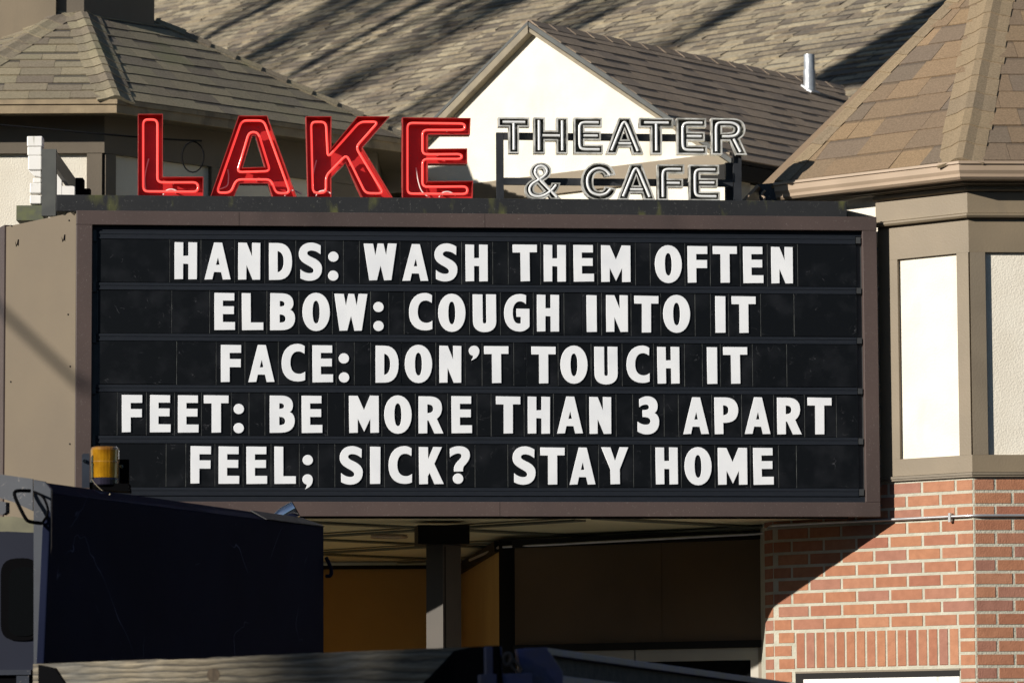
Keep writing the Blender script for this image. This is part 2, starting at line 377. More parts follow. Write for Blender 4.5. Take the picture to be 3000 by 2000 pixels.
# ------------------------------------------------------------------ roofs: shingles
def clip(poly, region):              # Sutherland-Hodgman, region convex CCW
    out = poly
    for i in range(len(region)):
        a = region[i]; b = region[(i + 1) % len(region)]
        inp = out; out = []
        if not inp: break
        def side(p): return (b[0] - a[0]) * (p[1] - a[1]) - (b[1] - a[1]) * (p[0] - a[0])
        for k in range(len(inp)):
            p = inp[k]; q = inp[(k + 1) % len(inp)]; sp = side(p); sq = side(q)
            if sp >= 0: out.append(p)
            if (sp >= 0) != (sq >= 0):
                t = sp / (sp - sq); out.append((p[0] + (q[0] - p[0]) * t, p[1] + (q[1] - p[1]) * t))
    return out
def visible(pt, m=60):
    x, y = project(pt); return -m < x < 3000 + m and -m < y < 2000 + m
def shingle_facet(root, pts, expo, wmin, wmax, thick, m, limit=300, jag=.0, gap=.0022, base=True, rdrop=.25, soft=False):
    """pts: 3D convex polygon, pts[0]->pts[1] is the eave (left to right)."""
    o = Vector(pts[0]); s = (Vector(pts[1]) - o).normalized(); nrm = None
    for k in range(2, len(pts)):
        c = s.cross(Vector(pts[k]) - o)
        if c.length > 1e-4: nrm = c.normalized(); break
    t = nrm.cross(s)
    uv = [((Vector(p) - o).dot(s), (Vector(p) - o).dot(t)) for p in pts]
    if area(uv) < 0: uv = uv[::-1]
    if base:
        v = [Vector(p) - nrm * .004 for p in pts]; w = [Vector(p) - nrm * .03 for p in pts]
        MB().prism(w, v).build('roof_deck', ROOFBASE, root)
    smin = min(x for x, y in uv); smax = max(x for x, y in uv); tmax = max(y for x, y in uv)
    pieces = []; row = 0; tt = 0
    while tt < tmax:
        x = smin - random.uniform(0, wmax)
        while x < smax:
            w = random.uniform(wmin, wmax)
            dt = random.uniform(-jag, jag)
            quad = [(x, tt + dt), (x + w - gap, tt + dt), (x + w - gap, tt + expo), (x, tt + expo)]
            pc = clip(quad, uv)
            if len(pc) >= 3 and abs(area(pc)) > 4e-5: pieces.append((pc, tt + dt, thick * random.choice([1, 1, 1.0 - rdrop, 1 + rdrop])))
            x += w
        tt += expo; row += 1
    def geo(pc, t0, th):
        bot = []; top = []
        for a, b in pc:
            h = th * (1 - (b - t0) / expo * .85)
            base_ = o + s * a + t * b
            bot.append(base_ - nrm * .003); top.append(base_ + nrm * (h + .001))
        return bot, top
    vis = [p for p in pieces if visible(geo(*p)[1][0])]
    vis.sort(key=lambda p: -abs(area(p[0])) / (geo(*p)[1][0] - EYE).length)
    def setat(o, vals):
        a = o.data.attributes.new('across', 'FLOAT', 'POINT'); a.data.foreach_set('value', vals); return o
    keep = set(id(p) for p in vis[:limit]); rest = MB(); rv = []
    for p in pieces:
        bot, top = geo(*p)
        av = [(b - p[1]) / expo for a, b in p[0]] * 2
        if id(p) in keep: setat(MB().prism(bot, top).build('shingle', m, root), av)
        else: rest.prism(bot, top); rv += av
    if rest.v: props(setat(rest.build('shingle', m, root), rv), kind='stuff')
    return len(vis)
def facet_n(a, b, c):
    n = (Vector(b) - Vector(a)).cross(Vector(c) - Vector(a)).normalized()
    return n if n.z > 0 else -n
def hip_caps(root, p0, p1, nA, nB, w, expo, thick, m, lift=.012, crown=.012):
    """p0 low, p1 high; facet A to the left, facet B to the right."""
    p0 = Vector(p0); p1 = Vector(p1); d = (p1 - p0); Ln = d.length; d.normalize()
    dA = nA.cross(d); dB = nB.cross(d)
    mid = (nA + nB).normalized(); side = d.cross(mid)      # any lateral
    if dA.dot(side) > 0: dA = -dA
    if dB.dot(side) < 0: dB = -dB
    k = 0; a = 0
    while a < Ln:
        b = min(a + expo, Ln)
        ww = w * random.uniform(.95, 1.05)
        v = []
        for (q, h) in ((a, lift + thick), (b, lift)):
            base = p0 + d * q
            v += [base + dA * ww + nA * (h * .75), base + dA * ww * .5 + nA * h, base + dA * ww * .16 + mid * (h + crown), base + dB * ww * .16 + mid * (h + crown),
                  base + dB * ww * .5 + nB * h, base + dB * ww + nB * (h * .75)]
            v += [base + dA * ww - nA * .003, base - mid * .004, base + dB * ww - nB * .003]
        f = []
        for i in range(5): f.append([i, i + 1, 9 + i + 1, 9 + i])
        f += [[0, 6, 15, 9], [5, 14, 17, 8], [0, 1, 2, 7, 6], [2, 3, 7], [3, 4, 5, 8, 7]]
        mk('hip_cap', v, f, m, root, smooth=False)
        a += expo; k += 1

# ============================================================ FAR MAIN ROOF and GABLE
MWA = -40.0
q_ = atY(1546, 85, 30.0); MW = Plane((q_.x, q_.y), MWA)                      # gable / main front wall
nb = -MW.n                                                                    # towards the back
A_ = MW.at(1548, 62, .06)                                                     # ridge front end
ridge_d = (A_ - MW.p).dot(nb)
# ridge end where it dies into the far roof
def along(px, p, d):                                                          # point on p+L*d that projects to px
    lo, hi = 0, 40
    for _ in range(60):
        mid = (lo + hi) / 2
        if project(p + d * mid)[0] < px: lo = mid
        else: hi = mid
    return p + d * lo
R2 = along(2470, A_, nb)
B_ = MW.at(2142, 464, .06)
PH = math.radians(30); tp = math.tan(PH)
rn = (Vector((0, 0, 1)) * math.cos(PH) - nb * math.sin(PH)).normalized()
FR = GPlane(R2 + Vector((0, 0, .0)), rn)
bld = thing('theater_building', (MW.p.x, MW.p.y, 0), 'theatre block with white gable and broad brown shingle roof behind the sign letters', 'building')
# far roof polygon in its own plane
def fr(uu, back):                                                              # uu along wall, back distance behind R2 line
    return R2 + MW.u * uu + nb * back + Vector((0, 0, back * tp))
far = [fr(-22.0, -4.2), fr(5.0, -4.2), fr(5.0, 9.5), fr(-22.0, 9.5)]
fv = [Vector(p) - rn * .004 for p in far]; fw = [Vector(p) - rn * .05 for p in far]
MB().prism(fw, fv).build('roof_deck', ROOFBASE, bld)
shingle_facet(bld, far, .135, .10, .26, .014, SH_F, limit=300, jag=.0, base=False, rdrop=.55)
# gable wall
zt = 0
gw = [MW.uz(1546, 88), MW.uz(2135, 478)]
gl = MW.uz(1186, 446); gl2 = MW.uz(1060, 470)
gp = [gw[0], gl, (gl2[0], gl[1]), (gl2[0], 0), gw[1]]
# build as two convex-ish prisms: lower wall and triangle
zl = min(gl[1], gw[1][1])
MB().box(MW, gl2[0], 0, gw[1][0], zl, 0, -.25).poly(MW, [(gl[0], zl + .0005), (gw[1][0], zl + .0005), (gw[1][0], gw[1][1] + .001), gw[0], (gl[0], gl[1] + .001)], 0, -.25).build('wall', STUCCO, bld)
# rake boards
def rake(x0, y0, x1, y1, wpx, f, b, name, m):
    dx, dy = x1 - x0, y1 - y0; l = math.hypot(dx, dy)
    nx, ny = -dy / l, dx / l
    if ny < 0: nx, ny = -nx, -ny
    MB().pxpoly(MW, [(x0, y0), (x1, y1), (x1 + nx * 0, y1 + wpx), (x0, y0 + wpx)], f, b).build(name, m, bld)
DGREY = mat('dark_roof_edge', (.06, .065, .06), (.045, .047, .045), .6, nscale=10)
GREYB = mat('grey_tan_rake_board', (.24, .20, .135), (.18, .15, .105), .7, nscale=8)
rake(1546, 62, 1170, 446, 10, .075, -.05, 'rake_trim', DGREY)
rake(1546, 73, 1180, 449, 24, .074, 0.002, 'rake_board', GREYB)
rake(1548, 64, 2142, 464, 15, .075, -.05, 'rake_trim', DGREY)
rake(1546, 80, 2138, 480, 12, .06, 0.002, 'rake_board', GREYB)
# horizontal tan trim band across the wall
bz1 = MW.uz(1700, 499, .03)[1]; bz0 = bz1 - .15
MB().box(MW, gl2[0], bz0, gw[1][0] + .03, bz1, .03, .001).build('trim_band', TAN, bld)
# gable right slope
drop = A_.z - B_.z
Bb = B_ + nb * 0
nG = facet_n(A_, R2, B_)
Lq = ((R2 - A_).dot(nb)) - drop / tp
Q_ = B_ + nb * max(Lq + .25, .6)
Rx = A_ + nb * ((R2 - A_).dot(nb) + .25)
gpoly = [B_, Q_, Rx, A_]
shingle_facet(bld, gpoly, .168, .12, .26, .005, SH_G, limit=300, rdrop=.0)
hl = facet_n(A_, A_ + nb, MW.at(1172, 446, .06))
hip_caps(bld, A_ + Vector((0, 0, .0)), R2, hl, nG, .11, .22, .004, SH_G, lift=.007, crown=.006)
# left slope (seen edge-on only)
Lb = MW.at(1172, 446, .06)
MB().prism([A_ - hl * .04, Lb - hl * .04, Lb + nb * 2.0 - hl * .04, A_ + nb * 3.6 - hl * .04], [A_ + hl * .004, Lb + hl * .004, Lb + nb * 2.0 + hl * .004, A_ + nb * 3.6 + hl * .004]).build('roof_slope', SH_G, bld)
# eave soffit/fascia under the right slope
MB().prism([B_ + Vector((0, 0, -.14)), Q_ + Vector((0, 0, -.14)), Q_ + Vector((0, 0, -.14)) - MW.u * .3, B_ + Vector((0, 0, -.14)) - MW.u * .3],
           [B_ + Vector((0, 0, -.035)), Q_ + Vector((0, 0, -.035)), Q_ + Vector((0, 0, -.035)) - MW.u * .3, B_ + Vector((0, 0, -.035)) - MW.u * .3]).build('eave', DKBROWN, bld)
# return wall under the eave, in shade
RWp = MW.w(gw[1][0], 0); RW = Plane((RWp.x, RWp.y), 50)
MB().box(RW, 0.002, 0, 3.2, B_.z - .15, 0, -.2).build('side_wall', STUCCO, bld)
# vent pipe on the gable slope
GP = GPlane(A_, nG); vb = GP.hit(2372, 268)
vt = thing('vent_pipe', vb, 'short galvanised vent pipe standing on the brown shingle slope right of the gable', 'vent pipe')
pr = 17.0 / FPX * vb.y
tube('pipe', [[vb + Vector((0, 0, -.06)), vb + Vector((0, 0, .17))]], pr * 1.05, GALV, vt, res=6)
tube('pipe_cap', [[vb + Vector((0, 0, .171)), vb + Vector((0, 0, .295))]], pr * .93, GALV, vt, res=6)
fl = [vb + nG * .02 + (RW.u * a + nG.cross(RW.u) * b) * .06 for a, b in ((-1, -1), (1, -1), (1, 1), (-1, 1))]
MB().prism([p - nG * .01 for p in fl], [p + nG * .004 for p in fl]).build('flashing', GALV, vt)

# ============================================================ LEFT TOWER
tl = thing('left_tower', (-3.2, 28.2, 0), 'left tower with a weathered shingle roof, tan trim and cream stucco panels', 'tower')
wc = atY(300, 500, 27.6); wc2 = Vector((wc.x, wc.y))
ZE = atY(340, 290, 27.3).z                                                    # eave height
u45 = Vector((math.cos(math.radians(45)), math.sin(math.radians(45))))
um45 = Vector((u45.x, -u45.y))
wall_end = wc2 + u45 * 2.50
w_left = wc2 + Vector((-1.0, 0))
wpath = [w_left - um45 * 2.2, w_left, wc2, wall_end, wall_end + Vector((0, 2.4))]
sweep('wall', wpath, [(0, 3.3), (0, ZE + .05), (-.25, ZE + .05), (-.25, 3.3)], STUCCO, tl)
sweep('lower_wall', [w_left - um45 * 2.2, w_left, wc2, wc2 + u45 * .75, wc2 + u45 * .75 + Vector((-.1, 1.6))], [(0, 0), (0, 3.299), (-.2, 3.299), (-.2, 0)], ORANGE, tl)
def V3(p, z): return Vector((p[0], p[1], z))
LT0 = Plane(wc2, 0); LT1 = Plane(wc2, 45)
zt1 = LT0.uz(100, 382, .04)[1]; zt0 = LT0.uz(100, 449, .04)[1]
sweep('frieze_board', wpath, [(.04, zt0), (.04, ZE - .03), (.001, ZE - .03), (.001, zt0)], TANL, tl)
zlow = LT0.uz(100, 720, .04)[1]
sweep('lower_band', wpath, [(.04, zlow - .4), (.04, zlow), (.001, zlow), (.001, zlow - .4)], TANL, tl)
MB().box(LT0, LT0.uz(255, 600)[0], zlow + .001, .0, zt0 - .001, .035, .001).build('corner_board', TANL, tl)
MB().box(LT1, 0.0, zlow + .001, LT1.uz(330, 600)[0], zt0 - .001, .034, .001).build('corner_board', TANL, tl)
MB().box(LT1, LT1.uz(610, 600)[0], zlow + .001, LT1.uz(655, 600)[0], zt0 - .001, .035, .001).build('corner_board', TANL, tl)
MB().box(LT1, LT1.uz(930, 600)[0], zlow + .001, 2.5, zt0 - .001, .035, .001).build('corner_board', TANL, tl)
ep = offset_open(wpath, .30)
ZF = LT0.uz(100, 332, .30)[1]
sweep('fascia', wpath, [(.30, ZF), (.30, ZE - .012), (.275, ZE - .012), (.275, ZF)], FASCIA_L, tl)
sweep('fascia_cap', wpath, [(.312, ZE - .035), (.312, ZE - .004), (.301, ZE - .004), (.301, ZE - .035)], FASCIA_L, tl)
sweep('soffit', wpath, [(.274, ZF + .02), (.274, ZF + .035), (.045, ZF + .035), (.045, ZF + .02)], TANL, tl)
c1 = V3(ep[2], ZE); c2 = V3(ep[3], ZE)
Tz = atY(238, 24, 28.45)
T1 = Tz; T0 = atY(196, 24, 28.45); T0.z = T1.z
el = V3(ep[1], ZE)
pR = GPlane(c1, facet_n(c1, c2, T1)); T2 = pR.hit(455, 62)
top_i = T2
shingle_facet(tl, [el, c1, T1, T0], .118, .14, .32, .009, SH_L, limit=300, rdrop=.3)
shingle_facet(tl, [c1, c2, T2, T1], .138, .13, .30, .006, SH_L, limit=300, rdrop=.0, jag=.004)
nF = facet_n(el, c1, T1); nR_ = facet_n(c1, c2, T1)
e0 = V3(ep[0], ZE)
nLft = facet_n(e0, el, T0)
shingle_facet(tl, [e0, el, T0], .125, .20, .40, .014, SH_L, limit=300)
hip_caps(tl, c1, T1, nF, nR_, .135, .125, .007, SH_L, lift=.009, crown=.014)
hip_caps(tl, el, T0, nLft, nF, .13, .125, .007, SH_L, lift=.009, crown=.012)
nBk = facet_n(c2, V3(ep[4], ZE), T2)
hip_caps(tl, c2, T2, nR_, nBk, .05, .20, .014, SH_L)
MB().prism([c2 - Vector((0, 0, .05)), V3(ep[4], ZE - .05), T2 - Vector((0, 0, .05))], [c2 - Vector((0, 0, .004)), V3(ep[4], ZE), T2 - Vector((0, 0, .004))]).build('back_slope', SH_L, tl)
# tall chimney stack rising out of the roof
ck = atY(246, 30, 28.36)
ch = thing('chimney_stack', (ck.x, ck.y, ck.z), 'tan chimney stack with a dark shaded side rising out of the left tower roof', 'chimney')
ckp = Vector((ck.x, ck.y)); s2 = along(452, Vector((ck.x, ck.y, ck.z)), Vector((u45.x, u45.y, 0)))
s2 = Vector((s2.x, s2.y))
cpath = [ckp - Vector((.9, 0)), ckp, s2, s2 + Vector((-1.2, .9))]
zb = ck.z - .9
bot = [V3(p, zb) for p in cpath]; top = [V3(p, 6.98) for p in cpath]
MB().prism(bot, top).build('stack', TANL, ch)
CKP = Plane(ckp, 0)
MB().box(CKP, CKP.uz(100, 10)[0] - 1.0, ck.z - .3, CKP.uz(166, 10)[0], 6.94, .05, .001).build('pilaster', TAN, ch)

# ============================================================ RIGHT TOWER
tr = thing('right_tower', (cor.x, cor.y + .8, 0), 'right tower of red brick below cream stucco panels with a steep brown shingle roof', 'tower')
corp = Vector((cor.x, cor.y))
uL = Vector((LF.u.x, LF.u.y)); uR = Vector((RF.u.x, RF.u.y))
lend = LF.at(2268, 1900); lend = Vector((lend.x, lend.y))
rend = corp + uR * 2.2
LNK = Plane(lend, -72)                                                          # narrow lit return left of the brick facet
nend_px = LNK.at(2243, 1900); nend = Vector((nend_px.x, nend_px.y))
back_l = nend + Vector((-.03, 1.2))
tpath = [lend, corp, rend]
zB = RF.uz(2900, 1397)[1]                                                       # top of the brickwork
zG = RF.uz(2900, 471, .22)[1]
# plain wall cores
fullp = [back_l, nend, lend, corp, rend, rend + Vector((0, 2))]
core = sweep('brick_backing', fullp, [(-.0015, 0), (-.0015, zB + .01), (-.25, zB + .01), (-.25, 0)], MORTAR, tr)
ulim = LF.uz(2575, 700)[0]
upth = [Vector((LF.w(ulim, 0).x, LF.w(ulim, 0).y)), corp, rend, rend + Vector((0, 2))]
sweep('stucco_wall', upth, [(-.012, zB + .012), (-.012, zG - .06), (-.25, zG - .06), (-.25, zB + .012)], STUCCO, tr)
fullu = [back_l, nend, lend, corp]
sweep('upper_wall', [lend, Vector((LF.w(ulim - .001, 0).x, LF.w(ulim - .001, 0).y))], [(-.014, zB + .012), (-.014, zG - .06), (-.25, zG - .06), (-.25, zB + .012)], STUCCO, tr)
# boards of the timbering, one per facet side
def lfz(x, y, off=0): return LF.uz(x, y, off)
z_pt = RF.uz(2930, 738, .02)[1]; z_pb = RF.uz(2930, 1331, .02)[1]
z_led = RF.uz(2900, 637, .05)[1]
sweep('frieze_board', upth[:3], [(.012, z_pt), (.012, z_led), (-.011, z_led), (-.011, z_pt)], TAN, tr)
sweep('frieze_ledge', upth[:3], [(.045, z_led + .001), (.055, z_led + .012), (.055, z_led + .022), (.03, z_led + .03), (-.011, z_led + .03), (-.011, z_led + .001)], TAN, tr)
sweep('upper_frieze', upth[:3], [(.03, z_led + .031), (.03, zG - .16), (-.011, zG - .16), (-.011, z_led + .031)], TAN, tr)
z_lb = zB + .03
sweep('lower_band', upth[:3], [(.012, z_lb), (.012, z_pb), (-.011, z_pb), (-.011, z_lb)], TAN, tr)
sweep('lower_drip', upth[:3], [(.026, z_lb - .017), (.026, z_lb - .003), (-.011, z_lb - .003), (-.011, z_lb - .017)], TAN2, tr)
sweep('lower_drip', upth[:3], [(.020, zB + .001), (.020, z_lb - .019), (-.011, z_lb - .019), (-.011, zB + .001)], TAN2, tr)
e = .0005
MB().box(LF, ulim, z_pb + e, LF.uz(2632, 1000, .012)[0], z_pt - e, .012, -.011).build('corner_board', TAN, tr)
MB().box(LF, LF.uz(2806, 1000, .012)[0], z_pb + e, -.0 + (LF.uz(2844, 1000)[0]), z_pt - e, .012, -.011).build('corner_board', TAN, tr)
MB().box(RF, 0.002, z_pb + e, RF.uz(2890, 1000, .012)[0], z_pt - e, .013, -.011).build('corner_board', TAN2, tr)
# bricks
bmesh_ = None
def unit_brick():
    e_ = .04
    v = [(-.5, -.5, 0), (.5, -.5, 0), (.5, .5, 0), (-.5, .5, 0), (-.5, -.5, .7), (.5, -.5, .7), (.5, .5, .7), (-.5, .5, .7),
         (-.488, -.46, 1), (.488, -.46, 1), (.488, .46, 1), (-.488, .46, 1)]
    f = [[3, 2, 1, 0]] + [[i, (i + 1) % 4, 4 + (i + 1) % 4, 4 + i] for i in range(4)] + [[4 + i, 4 + (i + 1) % 4, 8 + (i + 1) % 4, 8 + i] for i in range(4)] + [[8, 9, 10, 11]]
    me = bpy.data.meshes.new('brick'); me.from_pydata(v, [], f); me.materials.append(BRICK); me.update(); return me
UB = unit_brick()
def brick(pl, u0, z0, u1, z1, off=0.0):
    j = .0012
    M = pl.mat((u0 + u1) / 2, (z0 + z1) / 2, -.02 + off + random.uniform(-.0008, .0008)) @ Matrix.Diagonal((u1 - u0 - random.uniform(0, j), z1 - z0 - random.uniform(0, j), .022, 1))
    return link('brick', UB, M, tr)
CH = 39.2 / 500.0 * (LF.at(2800, 1600).y / 24.0)                                # course height
JT = .0142
def course_z(k): return zB - .012 - k * CH                                     # top of course k
# measured: left facet brick pitch
BLl = CH * 3.08
Lu0 = LF.uz(2268, 1900)[0]; Lu1 = LF.uz(2844, 1000)[0]
su0 = LF.uz(2331, 1890)[0]; su1 = LF.uz(2811, 1890)[0]
zs1 = LF.uz(2570, 1835)[1]; ks = round((zB - .012 - zs1) / CH)
Nc = 48
for k in range(Nc):
    zt_, zb_ = course_z(k), course_z(k + 1) + JT
    if zb_ < 0.15: break
    # left facet, running back from the corner
    first = (.5 if k % 2 else 1.0) * BLl
    u = Lu1 - .004
    span = [(Lu0 + .004, Lu1 - .004)]
    L_ = BLl * (.52 if k % 2 == 0 else .98)
    while u > Lu0 + .03:
        u0 = max(u - L_, Lu0 + .004)
        a, b = u0 + (JT if u0 > Lu0 + .01 else 0), u
        L_ = BLl
        if ks <= k < ks + 3:                                                   # soldier course takes this stretch
            if b > su1 + .02 and a < su1: brick(LF, su1 + JT / 2, zb_, b, zt_)
            elif a >= su1: brick(LF, a, zb_, b, zt_)
            elif a < su0 and b > su0: brick(LF, a, zb_, su0 - JT / 2, zt_) if su0 - a > .03 else None
            elif b <= su0: brick(LF, a, zb_, b, zt_)
        elif k >= ks + 3:                                                       # window opening below the soldiers
            if a >= su1 - .02: brick(LF, max(a, su1 + JT / 2), zb_, b, zt_)
            elif b > su1 + .03: brick(LF, su1 + JT / 2, zb_, b, zt_)
            elif a < su0: brick(LF, a, zb_, min(b, su0 - .004), zt_) if min(b, su0) - a > .03 else None
        else: brick(LF, a, zb_, b, zt_)
        u = u0
    # right facet
    u = .008; L_ = BLl * (.95 if k % 2 == 1 else .53)
    while u < 1.5:
        brick(RF, u, zb_, u + L_ - JT, zt_); u += L_; L_ = BLl * .98
    # narrow return
    n0 = (nend - lend).dot(Vector((LNK.u.x, LNK.u.y)))
    brick(LNK, n0 + .003, zb_, -.006, zt_)
ns = 16; pw = (su1 - su0) / ns
for i in range(ns):
    z1 = course_z(ks); z0 = course_z(ks + 3) + JT
    o = brick(LF, su0 + i * pw + JT / 2, z0, su0 + (i + 1) * pw - JT / 2, z1)
# window under the soldier course
zw = course_z(ks + 3)
wt = Plane((LF.p.x, LF.p.y), -40.8)
fr_ = MB().box(LF, su0 - .002, 1.0, su0 + .055, zw - .012, .003, -.09).build('window_jamb', DKBROWN, tr)
MB().box(LF, su0 - .002, zw - .012, su1 + .002, zw - .001, .006, -.08).build('lintel', TAN2, tr)
MB().box(LF, su0 + .056, 1.0, su1 - .004, zw - .048, .001, -.05).build('window_board', WHITEP, tr)
MB().box(LF, su0 + .056, zw - .047, su1 - .002, zw - .0125, .003, -.09).build('window_head', DKBROWN, tr)
# eaves, gutter and crown
tep = [Vector((LF.w(LF.uz(2300, 600, .36)[0], 0).x, LF.w(LF.uz(2300, 600, .36)[0], 0).y)), corp, rend]
gl_u = LF.uz(2268, 537, .22)[0]
gpath = [Vector((LF.w(gl_u, 0).x, LF.w(gl_u, 0).y)), corp, rend]
gz = zG
sweep('gutter', gpath, [(.120, gz - .004), (.212, gz - .004), (.220, gz), (.232, gz - .004), (.232, gz - .018), (.220, gz - .022), (.218, gz - .055), (.206, gz - .075), (.204, gz - .092), (.188, gz - .105), (.120, gz - .105)], GUTTER, tr)
sweep('fascia', gpath, [(.09, gz - .12), (.09, gz - .006), (.119, gz - .006), (.119, gz - .12)], TAN2, tr)
sweep('soffit', gpath, [(.089, gz - .125), (.089, gz - .112), (.035, gz - .112), (.035, gz - .125)], TAN2, tr)
sweep('crown_mould', upth[:3], [(.05, gz - .155), (.06, gz - .147), (.06, gz - .130), (.031, gz - .130), (.031, gz - .155)], TAN, tr)
ge = offset_open(gpath, .205)
apx = atY(2932, -150, 25.75)
Ec = V3(ge[1], gz - .002); El = V3(ge[0], gz - .002); Er = V3(offset_open(gpath, .205)[2], gz - .002)
# left hip foot
El = V3(Vector((ge[0].x, ge[0].y)) + uL * .02, gz - .002)
nLr = facet_n(El, Ec, apx); nRr = facet_n(Ec, Er, apx)
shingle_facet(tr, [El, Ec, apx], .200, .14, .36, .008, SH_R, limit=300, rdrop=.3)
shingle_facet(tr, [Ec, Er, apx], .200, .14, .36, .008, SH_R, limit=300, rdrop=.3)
hip_caps(tr, Ec, apx, nLr, nRr, .145, .198, .006, SH_CAP, lift=.009, crown=.014)
bk = V3(Vector((El.x, El.y)) + Vector((-.25, 2.0)), gz)
nBb = facet_n(bk, El, apx)
hip_caps(tr, El, apx, nBb, nLr, .085, .19, .006, SH_CAP, lift=.009, crown=.010)
MB().prism([bk - Vector((0, 0, .04)), El - Vector((0, 0, .04)), apx - Vector((0, 0, .05))], [bk, El - Vector((0, 0, .004)), apx - Vector((0, 0, .004))]).build('back_slope', SH_R, tr)
# clipped gutter end of the neighbouring eave (the scroll-shaped profile)
sg = thing('gutter_end', LF.at(2225, 590, .1), 'cut end of a tan gutter beside the left end of the brown tower gutter', 'gutter')
GPn = Plane((SIGN.p.x - SIGN.n.x * .9, SIGN.p.y - SIGN.n.y * .9), -10)
sil = [(2172, 590), (2215, 545), (2262, 538), (2272, 560), (2240, 565), (2230, 572), (2238, 582), (2228, 590)]
MB().pxpoly(GPn, [(2172, 588), (2218, 540), (2224, 546), (2180, 590)], .0, -.35).build('fascia_edge', GUTTER, sg)
MB().pxpoly(GPn, [(2219, 540), (2272, 536), (2290, 585), (2226, 588)], -.12, -.5).build('gutter_trough', TRUCKE, sg)
tube('gutter_lip', [[GPn.at(*p, .01) for p in [(2242, 558), (2234, 566), (2232, 573), (2240, 578), (2238, 588)]]], .008, GUTTER, sg)
# white wall patch seen between sign and tower
# conduit around the tower
cz = lambda pl, x, y, o=.02: pl.at(x, y, o)
cdt = thing('conduit', LF.at(2700, 1520, .02), 'pale metal conduit running across the brick tower and under the marquee', 'conduit')
zc = RF.uz(2870, 1509, .02)[1]
cpth = offset_open([lend, corp, rend], .018)
cp = [V3(p, zc) for p in cpth]
CW = [atY(2235, 1562, 25.2), atY(1462, 1602, 26.35), atY(1376, 1640, 28.2)]
cp[0].z = zc
tube('conduit_pipe', [round_poly([CW[2], CW[1], CW[0], cp[0], cp[1], cp[2]], .06)], .0085, CONDUIT, cdt)
for (pl, x, y) in ((LF, 2781, 1515),):
    a = pl.uz(x, y, .03)
    MB().box(pl, a[0] - .008, a[1] - .026, a[0] + .008, a[1] + .026, .031, .001).build('strap', CONDUIT, cdt)
a = (RF.uz(2960, 1510)[0], zc)
# ============================================================ MARQUEE
mq = thing('marquee', (SIGN.p.x, SIGN.p.y + 1, 0), 'theatre marquee with a brown frame round a black changeable letter board', 'marquee')
def S(x, y, off=0): return SIGN.uz(x, y, off)
uo0, uo1 = S(222, 1000)[0], S(2574, 1075)[0]
zo1 = S(1300, 625)[1]; zo0 = S(1300, 1512)[1]
ui0, ui1 = S(269, 1000)[0], S(2532, 1075)[0]
zi1 = S(1300, 666)[1]; zi0 = S(1300, 1469)[1]
FT = .05
for nm, b in (('frame_top', (uo0, zi1, uo1, zo1)), ('frame_bottom', (uo0, zo0, uo1, zi0))):
    bevel(MB().box(SIGN, *b, 0, -FT).build(nm, BROWN, mq), .003)
bevel(MB().box(SIGN, uo0, zi0 + e, ui0, zi1 - e, 0, -FT).build('frame_side', BROWN, mq), .003)
bevel(MB().box(SIGN, ui1, zi0 + e, uo1, zi1 - e, 0, -FT).build('frame_side', BROWN, mq), .003)
for ux in (S(1420, 650)[0], S(700, 650)[0]):
    MB().box(SIGN, ux, zi1 + .002, ux + .0018, zo1 - .002, .0006, -.01).build('seam', DKBROWN, mq)
MB().box(SIGN, S(1464, 1490)[0], zo0 + .002, S(1464, 1490)[0] + .0018, zi0 - .002, .0006, -.01).build('seam', DKBROWN, mq)
MB().box(SIGN, uo0 + .01, zo0 + .004, uo1 - .18, zo1 - .004, -FT - .001, -.24).build('cabinet', BLACKM, mq)
MB().box(SIGN, ui0 - .01, zi0 - .01, ui1 + .01, zi1 + .01, -.047, -.0495).build('backer_board', BACKER, mq)
# inner black channels (rails)
ROWS = [(715, 821), (863.5, 968), (1012, 1119), (1162, 1267), (1310, 1416)]       # letter tops and bottoms at x = 1300
rails = [(682, 705), (832, 853), (980, 1001), (1129, 1150), (1277, 1299), (1427, 1451)]
for a_, b_ in rails:
    z1, z0 = S(1300, a_)[1], S(1300, b_)[1]
    h = z1 - z0
    r = MB().box(SIGN, S(283, 1000)[0], z0, S(2512, 1000)[0], z1, -.028, -.0465)
    r.box(SIGN, S(283, 1000)[0], z0 + h * .62, S(2512, 1000)[0], z1 - h * .05, -.025, -.0279)
    r.box(SIGN, S(283, 1000)[0], z0 + .001, S(2512, 1000)[0], z0 + h * .22, -.0255, -.0279)
    r.build('rail', CHAN, mq)
    bracket = MB().box(SIGN, S(2514, 1000)[0], z0 + h * .1, S(2527, 1000)[0], z1 - h * .1, -.022, -.0465).build('rail_bracket', BACKER, mq)
    MB().box(SIGN, S(271, 1000)[0], z0 - h * .3, S(281, 1000)[0], z1 + h * .1, -.030, -.0465).build('rail_bracket', BACKER, mq)
MB().box(SIGN, ui0, S(1300, 681)[1], ui1, zi1 - .001, -.036, -.0465).build('inner_lip', CHAN, mq)
MB().box(SIGN, ui0, zi0 + .001, ui1, S(1300, 1452)[1], -.033, -.0465).build('inner_lip', CHAN, mq)
# light fixings along the right edge
for k in range(14):
    zz = zo0 + .06 + k * .118
    MB().box(SIGN, uo1 + .0005, zz, uo1 + .010, zz + .014, -.012, -.03).build('edge_clip', BLACKM, mq)
# black cap above
uc0, uc1 = S(165, 600, -.06)[0], S(2481, 600, -.06)[0]
zc0 = zo1 - .03; zc1 = S(1300, 580, -.06)[1]
bevel(MB().box(SIGN, uc0, zo1 + .0005, uc1, zc1, -.055, -.50).build('cap', BLACKCAP, mq), .004)
